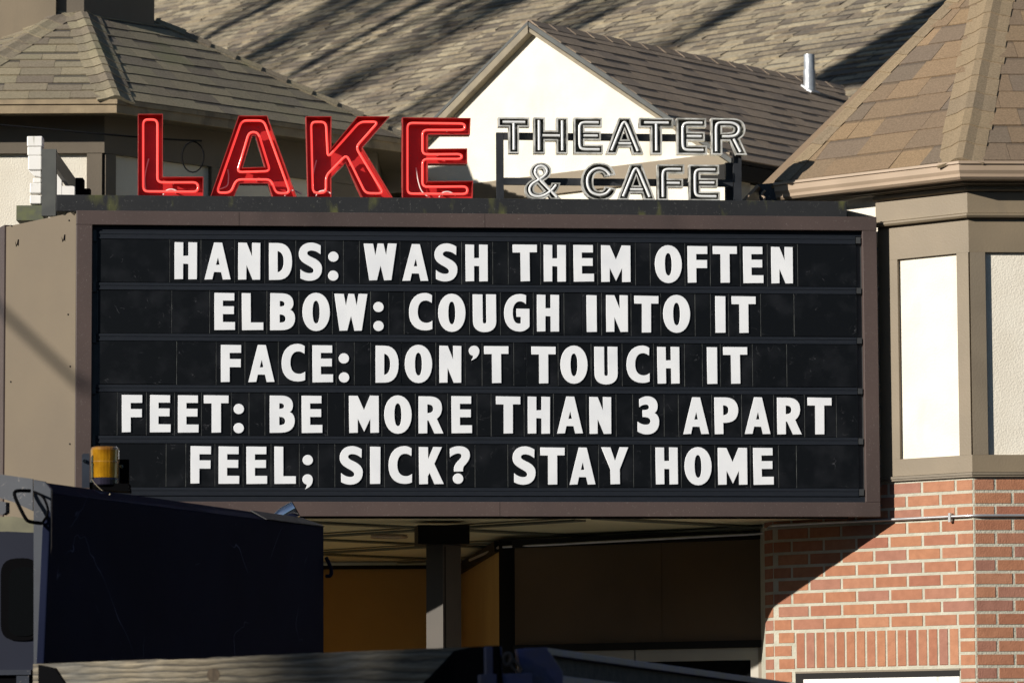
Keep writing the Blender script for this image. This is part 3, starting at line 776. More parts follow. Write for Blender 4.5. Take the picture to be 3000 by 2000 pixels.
# canopy body and soffit behind
uL0 = S(30, 1000)[0]
LP = Plane((SIGN.w(uo0, 0).x, SIGN.w(uo0, 0).y), SA - 52)                        # left oblique side panel
pu = LP.uz(16, 1000)[0]
zp1 = LP.uz(120, 641)[1] + 0.0
MB().poly(LP, [(pu, zo0 - .04), (-.003, zo0 - .04), (-.003, zo1 - .015), (-.02, zo1 - .03), (-.06, zo1 - .005), (-.12, zo1 - .012), (pu, zo1 - .03)], 0, -.03).build('side_panel', SIDEP, mq)
for (x, y) in ((50, 711), (186, 697)):
    a = LP.uz(x, y, .001)
    MB().poly(LP, [(a[0] - .018, a[1] + .008), (a[0] - .004, a[1] - .016), (a[0] + .002, a[1] + .004), (a[0] + .008, a[1] + .020), (a[0] + .018, a[1] + .018), (a[0] + .016, a[1] - .022), (a[0] + .006, a[1] - .012), (a[0] - .010, a[1] - .024)][::1], .0015, .0002).build('vent_hole', RUBBER, mq)
for (x, y) in ((35, 662), (203, 646), (200, 921), (206, 1073), (32, 1118), (205, 1300)):
    a = LP.uz(x, y, .001); tube('screw', [[LP.w(a[0], a[1], .0005), LP.w(a[0], a[1], .004)]], .0055, DKBROWN, mq, res=2)
pe = LP.w(pu, 0)
LP2 = Plane((pe.x, pe.y), SA - 75)
MB().box(LP2, -2.6, zo0 - .03, -.001, zo1 - .02, .01, -.03).build('side_frame', BROWN, mq)
# canopy slab: soffit polygon
sf = [SIGN.w(uo0 + .02, 0, -.245), SIGN.w(uo1 - .19, 0, -.245)]
zs = zo0 + .012
sofp = [(sf[0].x, sf[0].y), (sf[1].x, sf[1].y), (sf[1].x - .05, 25.0), (2.3, 31.2), (-4.6, 31.2), (-4.2, 25.6)]
MB().prism([(x, y, zs) for x, y in sofp], [(x, y, zs + .16) for x, y in sofp]).build('soffit', SOFFIT, mq)
MB().box(SIGN, uo0 + .02, zo0 - .010, uo1 - .19, zo0 - .001, -.02, -.06).build('drip_edge', DKBROWN, mq)
# lattice of battens below the soffit (two crossing directions)
for k in range(7):
    for sgn in (1, -1):
        x0 = -7.5 + k * 2.0 if sgn > 0 else -1.6 + k * 2.0
        a = Vector((x0, 24.35)); b = Vector((x0 + sgn * 5.2, 29.6))
        def cx_(p, q, X): t = (X - p.x) / (q.x - p.x); return p.lerp(q, t)
        for X, lowx in ((-3.9, True), (2.05, False)):
            if lowx:
                if a.x < X < b.x: a = cx_(a, b, X)
                elif b.x < X < a.x: b = cx_(a, b, X)
            else:
                if a.x > X > b.x: a = cx_(a, b, X)
                elif b.x > X > a.x: b = cx_(a, b, X)
        if max(a.x, b.x) < -3.8 or min(a.x, b.x) > 2.0 or (b - a).length < .3: continue
        d = (b - a).normalized(); nn = Vector((-d.y, d.x)) * .05
        zz = zs - (.012 if sgn > 0 else .024)
        q = [a - nn, b - nn, b + nn, a + nn]
        MB().prism([(p.x, p.y, zz) for p in q], [(p.x, p.y, zz + .0115) for p in q]).build('soffit_batten', BATTEN, mq)
# round downlight ring on the soffit
dl = GPlane((0, 0, zs), (0, 0, 1)).hit(1140, 1566)
ring = [dl + Vector((math.cos(t * math.pi / 12) * .11, math.sin(t * math.pi / 12) * .11, -.012)) for t in range(24)]
dlt = thing('downlight', dl, 'round recessed downlight ring on the marquee soffit', 'ceiling light')
tube('trim_ring', [ring], .010, GUTTER, dlt, cyclic=[True])
MB().prism([p + Vector((0, 0, -.002)) for p in ring], [p + Vector((0, 0, .008)) for p in ring]).build('lens', SOFFIT, dlt)

# ------------------------------------------------------------------ entrance below the canopy
en = thing('entrance_wall', (0, 27, 0), 'ochre and dark brown entrance walls in shade under the marquee', 'wall')
zN = zs - .03
BW = Plane((-1.2, 29.75), 0)
MB().box(BW, -2.6, .0, 1.6, zN, 0, -.2).build('back_wall', ORANGE, en)
zz1 = BW.uz(1100, 1666, .02)[1]
MB().box(BW, -2.6, zz1, 1.6, zN, .03, .001).build('beam', DKBROWN, en)
pA = atY(1353, 1700, 29.7); pB = atY(1462, 1700, 26.45)
an = math.degrees(math.atan2(pB.y - pA.y, pB.x - pA.x))
OW = Plane((pA.x, pA.y), an); ol = (Vector((pB.x, pB.y)) - Vector((pA.x, pA.y))).length
MB().box(OW, 0, 0, ol, zN, 0, -.1).build('angled_wall', ORANGE, en)
zz2 = OW.uz(1458, 1612, .02)[1]
MB().box(OW, 0, zz2, ol, zN, .03, .001).build('beam', DKBROWN, en)
pC = atY(1508, 1700, 26.3); pD = atY(2236, 1700, 25.35)
an2 = math.degrees(math.atan2(pD.y - pC.y, pD.x - pC.x))
DW = Plane((pC.x, pC.y), an2); dlen = (Vector((pD.x, pD.y)) - Vector((pC.x, pC.y))).length
zd1 = DW.uz(1800, 1594)[1]; zd0 = DW.uz(1800, 1882)[1]
MB().box(DW, 0, zd0, dlen, zd1, 0, -.1).build('sign_panel', UMBER, en)
px_ = DW.uz(1906, 1700)[0]
MB().box(DW, 0, zd1 + .001, dlen + .3, zN, .03, -.1).build('beam', DKBROWN, en)
MB().box(DW, px_ - .08, zd0 + .002, px_ + .08, zd1 - .002, .004, .001).build('panel_joint', UMBER, en)
MB().box(DW, 0, zd0 - .045, dlen, zd0 - .001, .03, -.1).build('beam', DKBROWN, en)
MB().wbox(pB.x, pB.y - .12, 0, pC.x, pC.y + .1, zN).build('post', DKBROWN, en)
# glazed doors
dr = thing('glass_doors', DW.w(dlen / 2, 0), 'pale aluminium framed glass doors in shade under the marquee', 'door')
zf1 = zd0 - .047
fa = []
for (x0, x1) in ((1515, 1858), (1862, 2222)):
    a, b = DW.uz(x0, 1950)[0], DW.uz(x1, 1950)[0]
    f_ = MB().box(DW, a, zf1 - .075, b, zf1, 0, -.06).box(DW, a, .1, a + .055, zf1 - .076, 0, -.06).box(DW, b - .055, .1, b, zf1 - .076, 0, -.06).build('door_frame', DOORF, dr)
    MB().box(DW, a + .056, .1, b - .056, zf1 - .077, -.03, -.04).build('pane', GLASS, dr)
MB().box(DW, DW.uz(2224, 1950)[0], .1, DW.uz(2238, 1950)[0], zf1, .01, -.08).build('door_jamb', TAN2, dr)
# marquee post
PZ = thing('marquee_post', (atY(1300, 1800, 24.76).x, 24.76, 0), 'square tan post with a dark cap block carrying the marquee', 'post')
pp = atY(1298, 1800, 24.67)
P1 = Plane((pp.x, pp.y), SA - 38); P2 = Plane((pp.x, pp.y), SA + 52)
ua = P1.uz(1249, 1800)[0]; ub = P2.uz(1351, 1800)[0]
q0 = P1.w(ua, 0); q1 = Vector((pp.x, pp.y, 0)); q2 = P2.w(ub, 0); q3 = q0 + q2 - q1
zpc = P1.uz(1300, 1594)[1]
MB().prism([q0, q1, q2, q3], [v + Vector((0, 0, zpc)) for v in (q0, q1, q2, q3)]).build('shaft', mat('post_paint', (.056, .044, .032), (.046, .037, .027), .6, nscale=4), PZ)
MB().box(P2, .018, 0, .028, zpc - .01, .003, .0005).build('seam', DKBROWN, PZ)
kc = atY(1300, 1560, 24.61)
K = Plane((kc.x, kc.y), SA)
MB().box(K, K.uz(1225, 1560)[0], zpc + .001, K.uz(1376, 1560)[0], zs - .026, 0, -.3).build('cap_block', DKBROWN, PZ)

# ------------------------------------------------------------------ glyphs
GL = {
 'H': (60, "M0 0 L0 100 L22.5 100 L22.5 63 L37.5 63 L37.5 100 L60 100 L60 0 L37.5 0 L37.5 42 L22.5 42 L22.5 0 Z"),
 'A': (70, "M0 0 L26 100 L47 100 L70 0 L49.5 0 L45 20 L25 20 L20.5 0 Z M30 39 L41.5 39 L36 62 Z"),
 'N': (59, "M0 0 L0 100 L22 100 L37.5 60 L37.5 100 L59 100 L59 0 L39 0 L21.5 42 L21.5 0 Z"),
 'D': (62, "M0 0 L0 100 L25 100 C50 100 62 80 62 50 C62 20 50 0 25 0 Z M22.5 79 C35 77 40 67 40 50 C40 32 34 22 22.5 20 Z"),
 'S': (62, "M59 94 C50 99 42 102 33 102 C12 102 0 88 0 71 C0 57 8 50 20 43 C30 37 40 33 40 26 C40 21 36 18 29 18 C20 18 11 22 4 28 L4 5 C12 0 20 -2 29 -2 C50 -2 62 12 62 31 C62 44 55 51 43 58 C33 63 22 67 22 73 C22 78 27 81 33 81 C42 81 51 78 58.5 71 Z"),
 ':': (27, "M0 64 o13.6 M0 12 o13.6"),
 'W': (89, "M0 100 L24.5 100 L30.5 65 L38 100 L53 100 L60 65 L66 100 L89 100 L73.5 0 L54 0 L44.5 42 L34 0 L13.5 0 Z"),
 'T': (66, "M0 100 L66 100 L66 79.5 L45.5 79.5 L45.5 0 L21 0 L21 79.5 L0 79.5 Z"),
 'E': (55, "M0 0 L0 100 L53 100 L53 80 L22 80 L22 64 L52 64 L52 43 L22 43 L22 21 L55 21 L55 0 Z"),
 'F': (54, "M0 0 L0 100 L54 100 L54 79 L23 79 L23 62 L53 62 L53 40 L23 40 L23 0 Z"),
 'M': (80, "M0 0 L0 100 L23 100 L40 60 L57 100 L80 100 L80 0 L57.5 0 L57.5 40 L40 3 L22.5 40 L22.5 0 Z"),
 'O': (74, "M37 102 C14 102 0 78 0 50 C0 22 14 -2 37 -2 C60 -2 74 22 74 50 C74 78 60 102 37 102 Z M37 81 C43 81 47 72 47 50 C47 28 43 18 37 18 C31 18 27 28 27 50 C27 72 31 81 37 81 Z"),
 'L': (57, "M0 0 L0 100 L23 100 L23 20 L57 20 L57 0 Z"),
 'B': (67, "M0 0 L0 100 L30 100 C52 100 62 90 62 74 C62 65 59 59 53 56 C62 53 67 44 67 32 C67 12 54 0 30 0 Z M25 80 C35 80 39 77 39 72 C39 66 35 64 25 64 Z M25 43 C37 43 42 39 42 31 C42 23 37 20 25 20 Z"),
 'C': (63, "M62 97 C56 101 50 103 43 103 C16 103 0 82 0 50 C0 20 16 1 43 1 C50 1 57 2 63 5 L63 27 C58 23 53 21 47 21 C32 21 23 32 23 52 C23 71 31 83 45 83 C52 83 57 80 61.5 77 Z"),
 'U': (63, "M0 100 L26 100 L26 27 C26 22 28 20 31.5 20 C35 20 37 22 37 27 L37 100 L63 100 L63 27 C63 8 51 -3 31.5 -3 C12 -3 0 8 0 27 Z"),
 'G': (69, "M60 99 C54 101.5 49 102.5 43 102.5 C16 102.5 0 80 0 50 C0 20 16 0 42 0 C52 0 62 4 69 14 L69 62 L34 62 L34 41 L46 41 L46 23 C44 21 42 21 40 21 C29 21 23 32 23 52 C23 71 31 83 44 83 C51 83 56 80 59.5 76 Z"),
 'I': (27, "M0 0 L0 100 L27 100 L27 0 Z"),
 "'": (28, "M7 61 L14 64 C22 68 28 77 28 86 C28 95 22 100 14 100 C6 100 0 94 0 86.5 C0 79 5 74 12 73 C12 69 10 65 7 61 Z"),
 'R': (67, "M0 0 L0 100 L30 100 C52 100 63 88 63 70 C63 56 58 46 49 40 L67 0 L43 0 L27 35 L23 35 L23 0 Z M23 79 C34 79 40 76 40 67 C40 58 34 55 23 54.5 Z"),
 'P': (65, "M0 0 L0 100 L30 100 C52 100 65 87 65 66 C65 43 52 31 30 31 L23 31 L23 0 Z M23 79 C34 79 39 75 39 66 C39 56 34 52 23 51 Z"),
 '3': (59, "M5 94 C12 99 19 102 27 102 C44 102 55 92 55 76 C55 67 52 60 46 57 C55 52 59 44 59 33 C59 12 46 -2 26 -2 C16 -2 8 1 0 6 L0 32 C7 27 14 24 22 24 C31 24 36 28 36 34 C36 42 29 46 14 46 L14 64 C27 64 32 67 32 73 C32 78 28 80 22 80 C16 80 10 77 5 73 Z"),
 ';': (28, "M0 64 o13.6 M8 -14 L14 -11 C22 -7 27 1 27 11 C27 20 21 25 13.5 25 C6 25 0 19 0 12 C0 4 5 -1 12 -2 C12 -6 11 -10 8 -14 Z"),
 'K': (66, "M0 0 L0 100 L24 100 L24 65 L39 100 L62 100 L41 55 L66 0 L41 0 L28 31 L23 21 L23 0 Z"),
 '?': (54, "M0 95 C8 100 17 102 25 102 C43 102 54 93 54 79 C54 68 49 61 43 54 C37 48 34 44 35 34 L11 34 C10 48 16 56 23 63 C29 69 32 72 32 76 C32 80 29 83 23 83 C15 83 7 79 0 73 Z M8 14 o13.8"),
 'Y': (73, "M0 100 L24 100 L36.5 61 L50 100 L73 100 L49 40 L49 0 L24 0 L24 40 Z"),
 '&': (98, "M98 0 L70 0 L63 9 C54 1 45 -2 34 -2 C12 -2 0 10 0 27 C0 42 10 50 24 57 C18 65 15 70 15 78 C15 92 27 102 44 102 C60 102 71 92 71 79 C71 66 62 58 50 51 L65 33 C69 37 71 41 72 46 L95 46 C93 34 88 24 81 17 Z M42 65 C48 69 51 72 51 77 C51 82 48 85 44 85 C39 85 36 82 36 78 C36 74 38 70 42 65 Z M34 42 C27 38 24 34 24 28 C24 21 28 17 36 17 C42 17 47 19 51 23 Z"),
}
def parse(path, n=7):
    loops = []; cur = []; tok = re.findall(r'[MLCZo]|-?[\d.]+', path); i = 0; pt = (0, 0)
    def num(k): return float(tok[k])
    while i < len(tok):
        c = tok[i]
        if c == 'M': pt = (num(i + 1), num(i + 2)); cur = [pt]; i += 3
        elif c == 'L': pt = (num(i + 1), num(i + 2)); cur.append(pt); i += 3
        elif c == 'C':
            p1 = (num(i + 1), num(i + 2)); p2 = (num(i + 3), num(i + 4)); p3 = (num(i + 5), num(i + 6))
            for k in range(1, n + 1):
                t = k / n; a = (1 - t) ** 3; b = 3 * t * (1 - t) ** 2; d = 3 * t * t * (1 - t); g_ = t ** 3
                cur.append((a * pt[0] + b * p1[0] + d * p2[0] + g_ * p3[0], a * pt[1] + b * p1[1] + d * p2[1] + g_ * p3[1]))
            pt = p3; i += 7
        elif c == 'o':
            r = num(i + 1); loops.append([(pt[0] + r + r * math.cos(t * math.pi / 12), pt[1] + r * math.sin(t * math.pi / 12)) for t in range(24)]); i += 2
        elif c == 'Z':
            if (Vector(cur[0]) - Vector(cur[-1])).length < .01: cur.pop()
            loops.append(cur); i += 1
    return loops
unit = (S(1300, 1012)[1] - S(1300, 1119)[1]) / 100.0
GM = {}
def glyph_mesh(ch):
    if ch not in GM:
        lp = [[(x * unit, y * unit) for x, y in l] for l in parse(GL[ch][1])]
        sets = [[l] for l in lp] if ch in ':;?' else [lp]
        GM[ch] = []
        for q in sets:
            me = curve_mesh('letter', q, fill=True, extrude=.0022, bev=.0012, res=1)
            me.materials.clear(); me.materials.append(WHITE); GM[ch].append(me)
    return GM[ch]
TXT = [
 ("first", "top row", [("HANDS:", [512, 600, 698.5, 789, 877, 962]), ("WASH", [1068, 1180, 1274, 1365]), ("THEM", [1504, 1594, 1682, 1762.5]), ("OFTEN", [1920, 2016, 2090, 2179, 2261])], [282], [2337]),
 ("second", "second row", [("ELBOW:", [629, 710, 792, 887, 981, 1095]), ("COUGH", [1199, 1285, 1387, 1478, 1574]), ("INTO", [1720, 1777, 1859, 1944]), ("IT", [2097, 2145])], [285, 502], [2228, 2328]),
 ("third", "third row", [("FACE:", [648, 728.6, 826, 916.5, 994]), ("DON'T", [1101, 1187, 1288, 1375, 1420]), ("TOUCH", [1558, 1643, 1743, 1836.5, 1927.7]), ("IT", [2073, 2121])], [291, 517], [2198, 2305]),
 ("fourth", "fourth row", [("FEET:", [358, 440, 522, 598, 685]), ("BE", [791, 885]), ("MORE", [1024, 1127, 1227, 1324]), ("THAN", [1454, 1547, 1633, 1728]), ("3", [1869]), ("APART", [2003, 2095, 2183, 2278, 2367])], [290], [2446]),
 ("fifth", "bottom row", [("FEEL;", [559, 641, 723, 805, 887]), ("SICK?", [996, 1085, 1139, 1229, 1319]), ("STAY", [1503, 1584, 1670, 1764]), ("HOME", [1922.6, 2007, 2105, 2209])], [290, 487], [2275, 2330]),
]
ORD = ['first', 'second', 'third', 'fourth', 'fifth', 'sixth']
NM = {':': 'colon', "'": 'apostrophe', ';': 'semicolon', '?': 'question mark', '3': 'numeral'}
RL = 2514
for ri, (o_, rname, words, lb, rb) in enumerate(TXT):
    ty, by = ROWS[ri]
    zb = S(1300, by)[1]; 
    zt_ = S(1300, rails[ri][1])[1] - .0015; zbt = S(1300, rails[ri + 1][0])[1] + .0015
    items = []                                       # (u0,u1,char,label)
    for word, xs in words:
        for ci, (ch, x) in enumerate(zip(word, xs)):
            ymid = (ty + by) / 2
            u = S(x, ymid, -.015)[0]
            cnt = word.count(ch)
            if ch in NM: lab = 'white %s %s on a black card, %s' % (NM[ch], ("after " + re.sub(r'\W', '', word)) if ch != "'" and ch != '3' else ("inside DON'T" if ch == "'" else '3 before APART'), rname)
            else:
                od = (ORD[word[:ci].count(ch)] + ' ') if cnt > 1 else ''
                lab = 'white letter %s, %s of %s, black card in the %s' % (ch, (od + ch) if cnt > 1 else ORD[ci] + ' character', word.strip(':;?'), rname)
            items.append([u, u + GL[ch][0] * unit, ch, lab])
    edges = []
    mg = 15 / 500.0
    tiles = []
    for i, it in enumerate(items):
        l = it[0] - mg; r = it[1] + mg
        if i > 0 and it[0] - items[i - 1][1] < .085: l = (it[0] + items[i - 1][1]) / 2
        if i < len(items) - 1 and items[i + 1][0] - it[1] < .085: r = (it[1] + items[i + 1][0]) / 2
        tiles.append([l, r, it])
    blanks = []
    us = [S(x, 1100, -.03)[0] for x in lb] + [tiles[0][0]]
    side = 'left'
    nleft = len(lb)
    for k in range(nleft):
        if nleft == 1: t_ = 'blank black card at the left end of the %s, before %s' % (rname, words[0][0].strip(':;'))
        else: t_ = ('wide' if k == 0 else 'narrow') + ' blank black card left of %s in the %s' % (words[0][0].strip(':;'), rname)
        blanks.append([us[k], us[k + 1], [0, 0, None, t_]])
    wi = 0; cur = 0; last = None
    for w_, xs in words:
        i1 = cur + len(w_) - 1
        if i1 < len(tiles) - 1:
            a, b = tiles[i1][1], tiles[i1 + 1][0]
            nx = words[wi + 1][0].strip(':;?')
            if b - a > .02: blanks.append([a, b, [0, 0, None, 'blank black card between %s and %s in the %s' % (w_.strip(':;?'), nx, rname)]])
        cur = i1 + 1; wi += 1
    us = [tiles[-1][1]] + [S(x, 1100, -.03)[0] for x in rb[1:]] + [S(RL, 1100, -.03)[0]]
    for k in range(len(us) - 1):
        if len(us) == 2: t_ = 'blank black card at the right end of the %s, after %s' % (rname, words[-1][0])
        else: t_ = ('narrow' if k == 0 else 'wide') + ' blank black card right of %s in the %s' % (words[-1][0], rname)
        blanks.append([us[k], us[k + 1], [0, 0, None, t_]])
    for l, r, it in tiles + blanks:
        g2 = .0022
        dz = random.uniform(-.0015, .0015); do = random.uniform(-.002, .002)
        f = -.030 + do
        base = SIGN.w((l + r) / 2, zbt, f)
        nmn = 'letter_card' if it[2] else 'blank_card'
        t = thing(nmn, base, it[3], 'letter card' if it[2] else 'blank card', 'letter cards slotted in the marquee board' if it[2] else 'blank cards slotted in the marquee board')
        o = MB().box(SIGN, l + g2, zbt + dz + .001, r - g2, zt_ + dz - .001, f, f - .004).build('panel', PANEL, t)
        bevel(o, .0012, 1)
        MB().box(SIGN, l - .0005, zbt + dz + .001, l + g2 * .8, zt_ + dz - .001, f + .0006, f - .004).build('edge_glint', EDGE, t)
        # grey side strips above paint in the light that card edges catch
        if it[2]:
            M = SIGN.mat(it[0], zb + dz, f + .0036) @ Matrix.Rotation(random.gauss(0, .0045), 4, 'Z')
            for gm in glyph_mesh(it[2]): link('dot' if len(gm.vertices) > 40 and it[2] == ':' else 'letter', gm, M, t)

# ------------------------------------------------------------------ LAKE channel letters
def channel(name, label, loops, f, b, m_in, m_rim, group, th=.004, parent_cat='sign letter'):
    allp = [p for l in loops for p in l]
    cx = sum(p[0] for p in loops[0]) / len(loops[0]); zm = min(p[1] for p in allp)
    t = thing(name, SIGN.w(cx, zm, (f + b) / 2), label, parent_cat, group)
    v = []; 
    for l in loops: v += [SIGN.w(p[0], p[1], b + .004) for p in l]
    tris = tessellate_polygon([[Vector((p[0], p[1], 0)) for p in l] for l in loops])
    n = len(v); v2 = v + [p - SIGN.n * .004 for p in v]
    mk('back_plate', v2, [list(x) for x in tris] + [[i + n for i in x][::-1] for x in tris], m_in, t)
    v = []; fs = []
    for li, l in enumerate(loops):
        ins = inset(l, th if li == 0 else -th); s = len(v); n = len(l)
        for ring, off in ((l, b), (l, f), (ins, f), (ins, b + .0041)):
            v += [SIGN.w(p[0], p[1], off) for p in ring]
        for i in range(n):
            j = (i + 1) % n
            for k in range(3): fs.append([s + k * n + i, s + k * n + j, s + (k + 1) * n + j, s + (k + 1) * n + i])
    mk('rim', v, fs, m_rim, t)
    return t
LK = {
 'L': [[(404, 334), (477, 334), (477, 518), (596, 518), (596, 573), (404, 573)]],
 'A': [[(699, 339), (783, 339), (870, 577), (799, 576), (785, 538), (702, 538), (685, 575), (616, 574)], [(739, 398), (748, 398), (776, 489), (711, 491)]],
 'K': [[(896, 341), (971, 341), (971, 433), (1047, 341), (1142, 341), (1062, 432), (1152, 578), (1062, 578), (1012, 478), (971, 520), (971, 577), (902, 577)]],
 'E': [[(1179, 344), (1379, 346), (1377, 395), (1254, 395), (1254, 436), (1369, 435), (1369, 480), (1254, 480), (1254, 531), (1386, 530), (1385, 579), (1179, 578)]],
}
zcap = zc1
LO = -.10
def fixz(p):                                                                   # bottoms rest on the cap
    return p
for ch, lab in (('L', 'red open-faced neon letter L, first of the word above the marquee'), ('A', 'red open-faced neon letter A between L and K above the marquee'),
                ('K', 'red open-faced neon letter K between A and E above the marquee'), ('E', 'red open-faced neon letter E, last of the large red word above the marquee')):
    loops = []
    for l in LK[ch]:
        q = [SIGN.uz(x, y, LO) for x, y in l]
        zmn = min(p[1] for p in q)
        q = [(u, z if z > zcap + .03 else zcap + .001) for u, z in q]
        loops.append(q)
    t = channel('neon_letter', lab, loops, LO, LO - .085, RED, REDRIM, 'red neon letters above the marquee')
    for li, l in enumerate(loops):
        d = .031 if ch != 'A' else .027
        if li == 1: d = -.024
        pth = inset(l, d)
        pth = round_poly([SIGN.w(p[0], p[1], LO - .022) for p in pth], .03, True)
        tube('neon_tube', [pth], .0072, NEON, t, cyclic=[True])
    # glass lead-in loops and standoffs
    l0 = loops[0]; u0 = min(p[0] for p in l0); z0 = min(p[1] for p in l0)
    pts = [SIGN.w(u0 + .045 + a * .10, z0 + .03 + b * .20, LO - .05) for a, b in ((.05, 0), (-.05, .3), (0, .6), (.15, .9), (.2, 1))]
    if ch in 'LK': tube('electrode_lead', [round_poly(pts, .03)], .004, STRAP, t)
    elif ch == 'E': tube('electrode_lead', [round_poly([SIGN.w(u0 + .085 + a * .1, z0 + .01 + b * .2, LO - .05) for a, b in ((.8, 0), (.3, .2), (.1, .55), (0, .9))], .03)], .004, STRAP, t)
    elif ch == 'A': tube('electrode_lead', [round_poly([SIGN.w(u0 + .05 + a * .06, z0 + .05 + b * .1, LO - .05) for a, b in ((0, 0), (.9, .2), (1, .8), (.9, 1.2))], .02)], .004, STRAP, t)
    bx = {'L': .15, 'A': .44, 'K': .06, 'E': .22}[ch]
    tube('electrode_lead', [round_poly([SIGN.w(u0 + bx + a * .1, z0 + .012 + b * .03, LO - .03) for a, b in ((0, 0), (.2, 1), (.6, 1.2), (1, .4))], .02)], .0045, STRAP, t)
    for _ in range(5):
        lp = random.choice(l0); 
    pin = inset(l0, .031 if ch != 'A' else .027)
    for i in range(0, len(pin), 2):
        a = Vector(pin[i]); b2 = Vector(pin[(i + 1) % len(pin)]); m2 = a.lerp(b2, .4)
        tube('tube_support', [[SIGN.w(m2.x, m2.y, LO - .078), SIGN.w(m2.x, m2.y, LO - .028)]], .005, STRAP, t, res=2)

# ------------------------------------------------------------------ THEATER & CAFE letters
BG = {
 'T': (86, "M0 100 L86 100 L86 74 L57 74 L57 0 L29 0 L29 74 L0 74 Z", [[(12, 87), (74, 87)], [(43, 84), (43, 10)]]),
 'H': (94, "M0 0 L0 100 L31 100 L31 64 L63 64 L63 100 L94 100 L94 0 L63 0 L63 36 L31 36 L31 0 Z", [[(15, 92), (15, 9)], [(79, 92), (79, 9)], [(24, 50), (72, 50)]]),
 'E': (82, "M0 0 L0 100 L80 100 L80 75 L30 75 L30 62 L76 62 L76 38 L30 38 L30 25 L82 25 L82 0 Z", [[(70, 87), (24, 87), (16, 79), (16, 20), (24, 12), (72, 12)], [(27, 50), (67, 50)]]),
 'A': (102, "M0 0 L36 100 L66 100 L102 0 L73 0 L67 19 L35 19 L29 0 Z M42 40 L60 40 L51 68 Z", [[(15, 9), (45, 84), (51, 89), (57, 84), (87, 9)], [(34, 29), (68, 29)]]),
 'R': (98, "M0 0 L0 100 L58 100 C82 100 94 88 94 71 C94 57 87 49 78 44 L98 0 L68 0 L50 38 L30 38 L30 0 Z M30 76 C56 77 62 76 62 69 C62 62 56 61 30 60 Z", [[(14, 9), (14, 80), (20, 88), (60, 88), (76, 80), (78, 66), (70, 54), (56, 50), (30, 50)], [(62, 44), (80, 8)]]),
 'C': (92, "M90 70 C86 90 70 103 48 103 C18 103 0 82 0 50 C0 18 18 -3 48 -3 C72 -3 87 10 92 30 L62 37 C60 28 56 24 48 24 C36 24 31 33 31 50 C31 67 36 76 48 76 C55 76 60 72 62 64 Z", [[(76, 68), (66, 82), (48, 89), (28, 82), (16, 64), (15, 42), (24, 20), (46, 11), (66, 16), (77, 30)]]),
 'F': (80, "M0 0 L0 100 L78 100 L78 75 L31 75 L31 60 L74 60 L74 36 L31 36 L31 0 Z", [[(68, 87), (24, 87), (16, 79), (16, 9)], [(27, 48), (64, 48)]]),
 '&': (98, GL['&'][1], [[(86, 6), (33, 62), (26, 76), (32, 90), (44, 94), (56, 90), (61, 78), (54, 66), (38, 54), (18, 42), (11, 27), (17, 12), (34, 6), (52, 10), (72, 24), (84, 40)]]),
}
OFF2 = -.10
fz = thing('sign_rack', SIGN.w(S(1800, 580)[0], zcap, -.2), 'black metal rail frame holding the silver letters above the marquee', 'frame')
def place(ch, x0, x1, y0, y1, lab):
    w, path, cl = BG[ch]
    a = SIGN.uz(x0, y1, OFF2); b = SIGN.uz(x1, y1, OFF2); c = SIGN.uz(x0, y0, OFF2)
    sx = (b[0] - a[0]) / w; sz = (c[1] - a[1]) / 100
    loops = [[(a[0] + x * sx, a[1] + y * sz) for x, y in l] for l in parse(path, 5)]
    t = channel('silver_letter', lab, loops, OFF2, OFF2 - .06, DARKIN, SILVER, 'silver letters above the marquee', th=.0085)
    for l in cl:
        pts = [SIGN.w(a[0] + x * sx, a[1] + y * sz, OFF2 - .006) for x, y in l]
        tube('glass_tube', [round_poly(pts, .03)], .0085, CLEARTUBE, t)
X3 = lambda z: 1400 + z / 2.24
Y3 = lambda z: z / 2.24
W1 = [('T', 135, 340, 'first T of the word THEATER'), ('H', 368, 592, 'letter H of the word THEATER'), ('E', 632, 822, 'first E of the word THEATER'), ('A', 842, 1088, 'letter A of the word THEATER'),
      ('T', 1062, 1285, 'second T of the word THEATER'), ('E', 1308, 1505, 'second E of the word THEATER'), ('R', 1533, 1768, 'letter R of the word THEATER')]
for i, (ch, a, b, lb_) in enumerate(W1):
    dy = i * 1.2
    place(ch, X3(a), X3(b), Y3(770) + i * .4, Y3(1005) + i * .7, 'silver open letter with white tube, ' + lb_)
W2 = [('&', 310, 550, 'the ampersand before the word CAFE'), ('C', 682, 910, 'letter C of the word CAFE'), ('A', 918, 1165, 'letter A of the word CAFE'), ('F', 1180, 1362, 'letter F of the word CAFE'), ('E', 1388, 1590, 'letter E of the word CAFE')]
for i, (ch, a, b, lb_) in enumerate(W2):
    place(ch, X3(a), X3(b), Y3(1072) + i, Y3(1305) + i * 1.2, 'silver open letter with white tube, ' + lb_)
zc_ = zcap + .001
MB().box(SIGN, S(1454, 450, -.17)[0], zc_, S(1475, 450, -.17)[0], S(1460, 389, -.17)[1], -.160, -.195).build('post', BLACKM, fz)
MB().box(SIGN, S(2148, 450, -.17)[0], zc_, S(2171, 450, -.17)[0], S(2150, 440, -.17)[1], -.160, -.195).build('post', BLACKM, fz)
MB().box(SIGN, S(2125, 520, -.3)[0], zc_, S(2146, 520, -.3)[0], S(2140, 478, -.3)[1], -.28, -.33).build('post', BLACKM, fz)
ztp = S(1460, 389, -.17)[1]
MB().box(SIGN, S(1476, 400, -.16)[0], ztp - .042, S(2120, 400, -.16)[0], ztp, -.160, -.185).build('rail', BLACKM, fz)
zmd = S(1460, 521, -.17)[1]
MB().box(SIGN, S(1476, 530, -.16)[0], zmd - .042, S(2147, 530, -.16)[0], zmd, -.160, -.185).build('rail', BLACKM, fz)

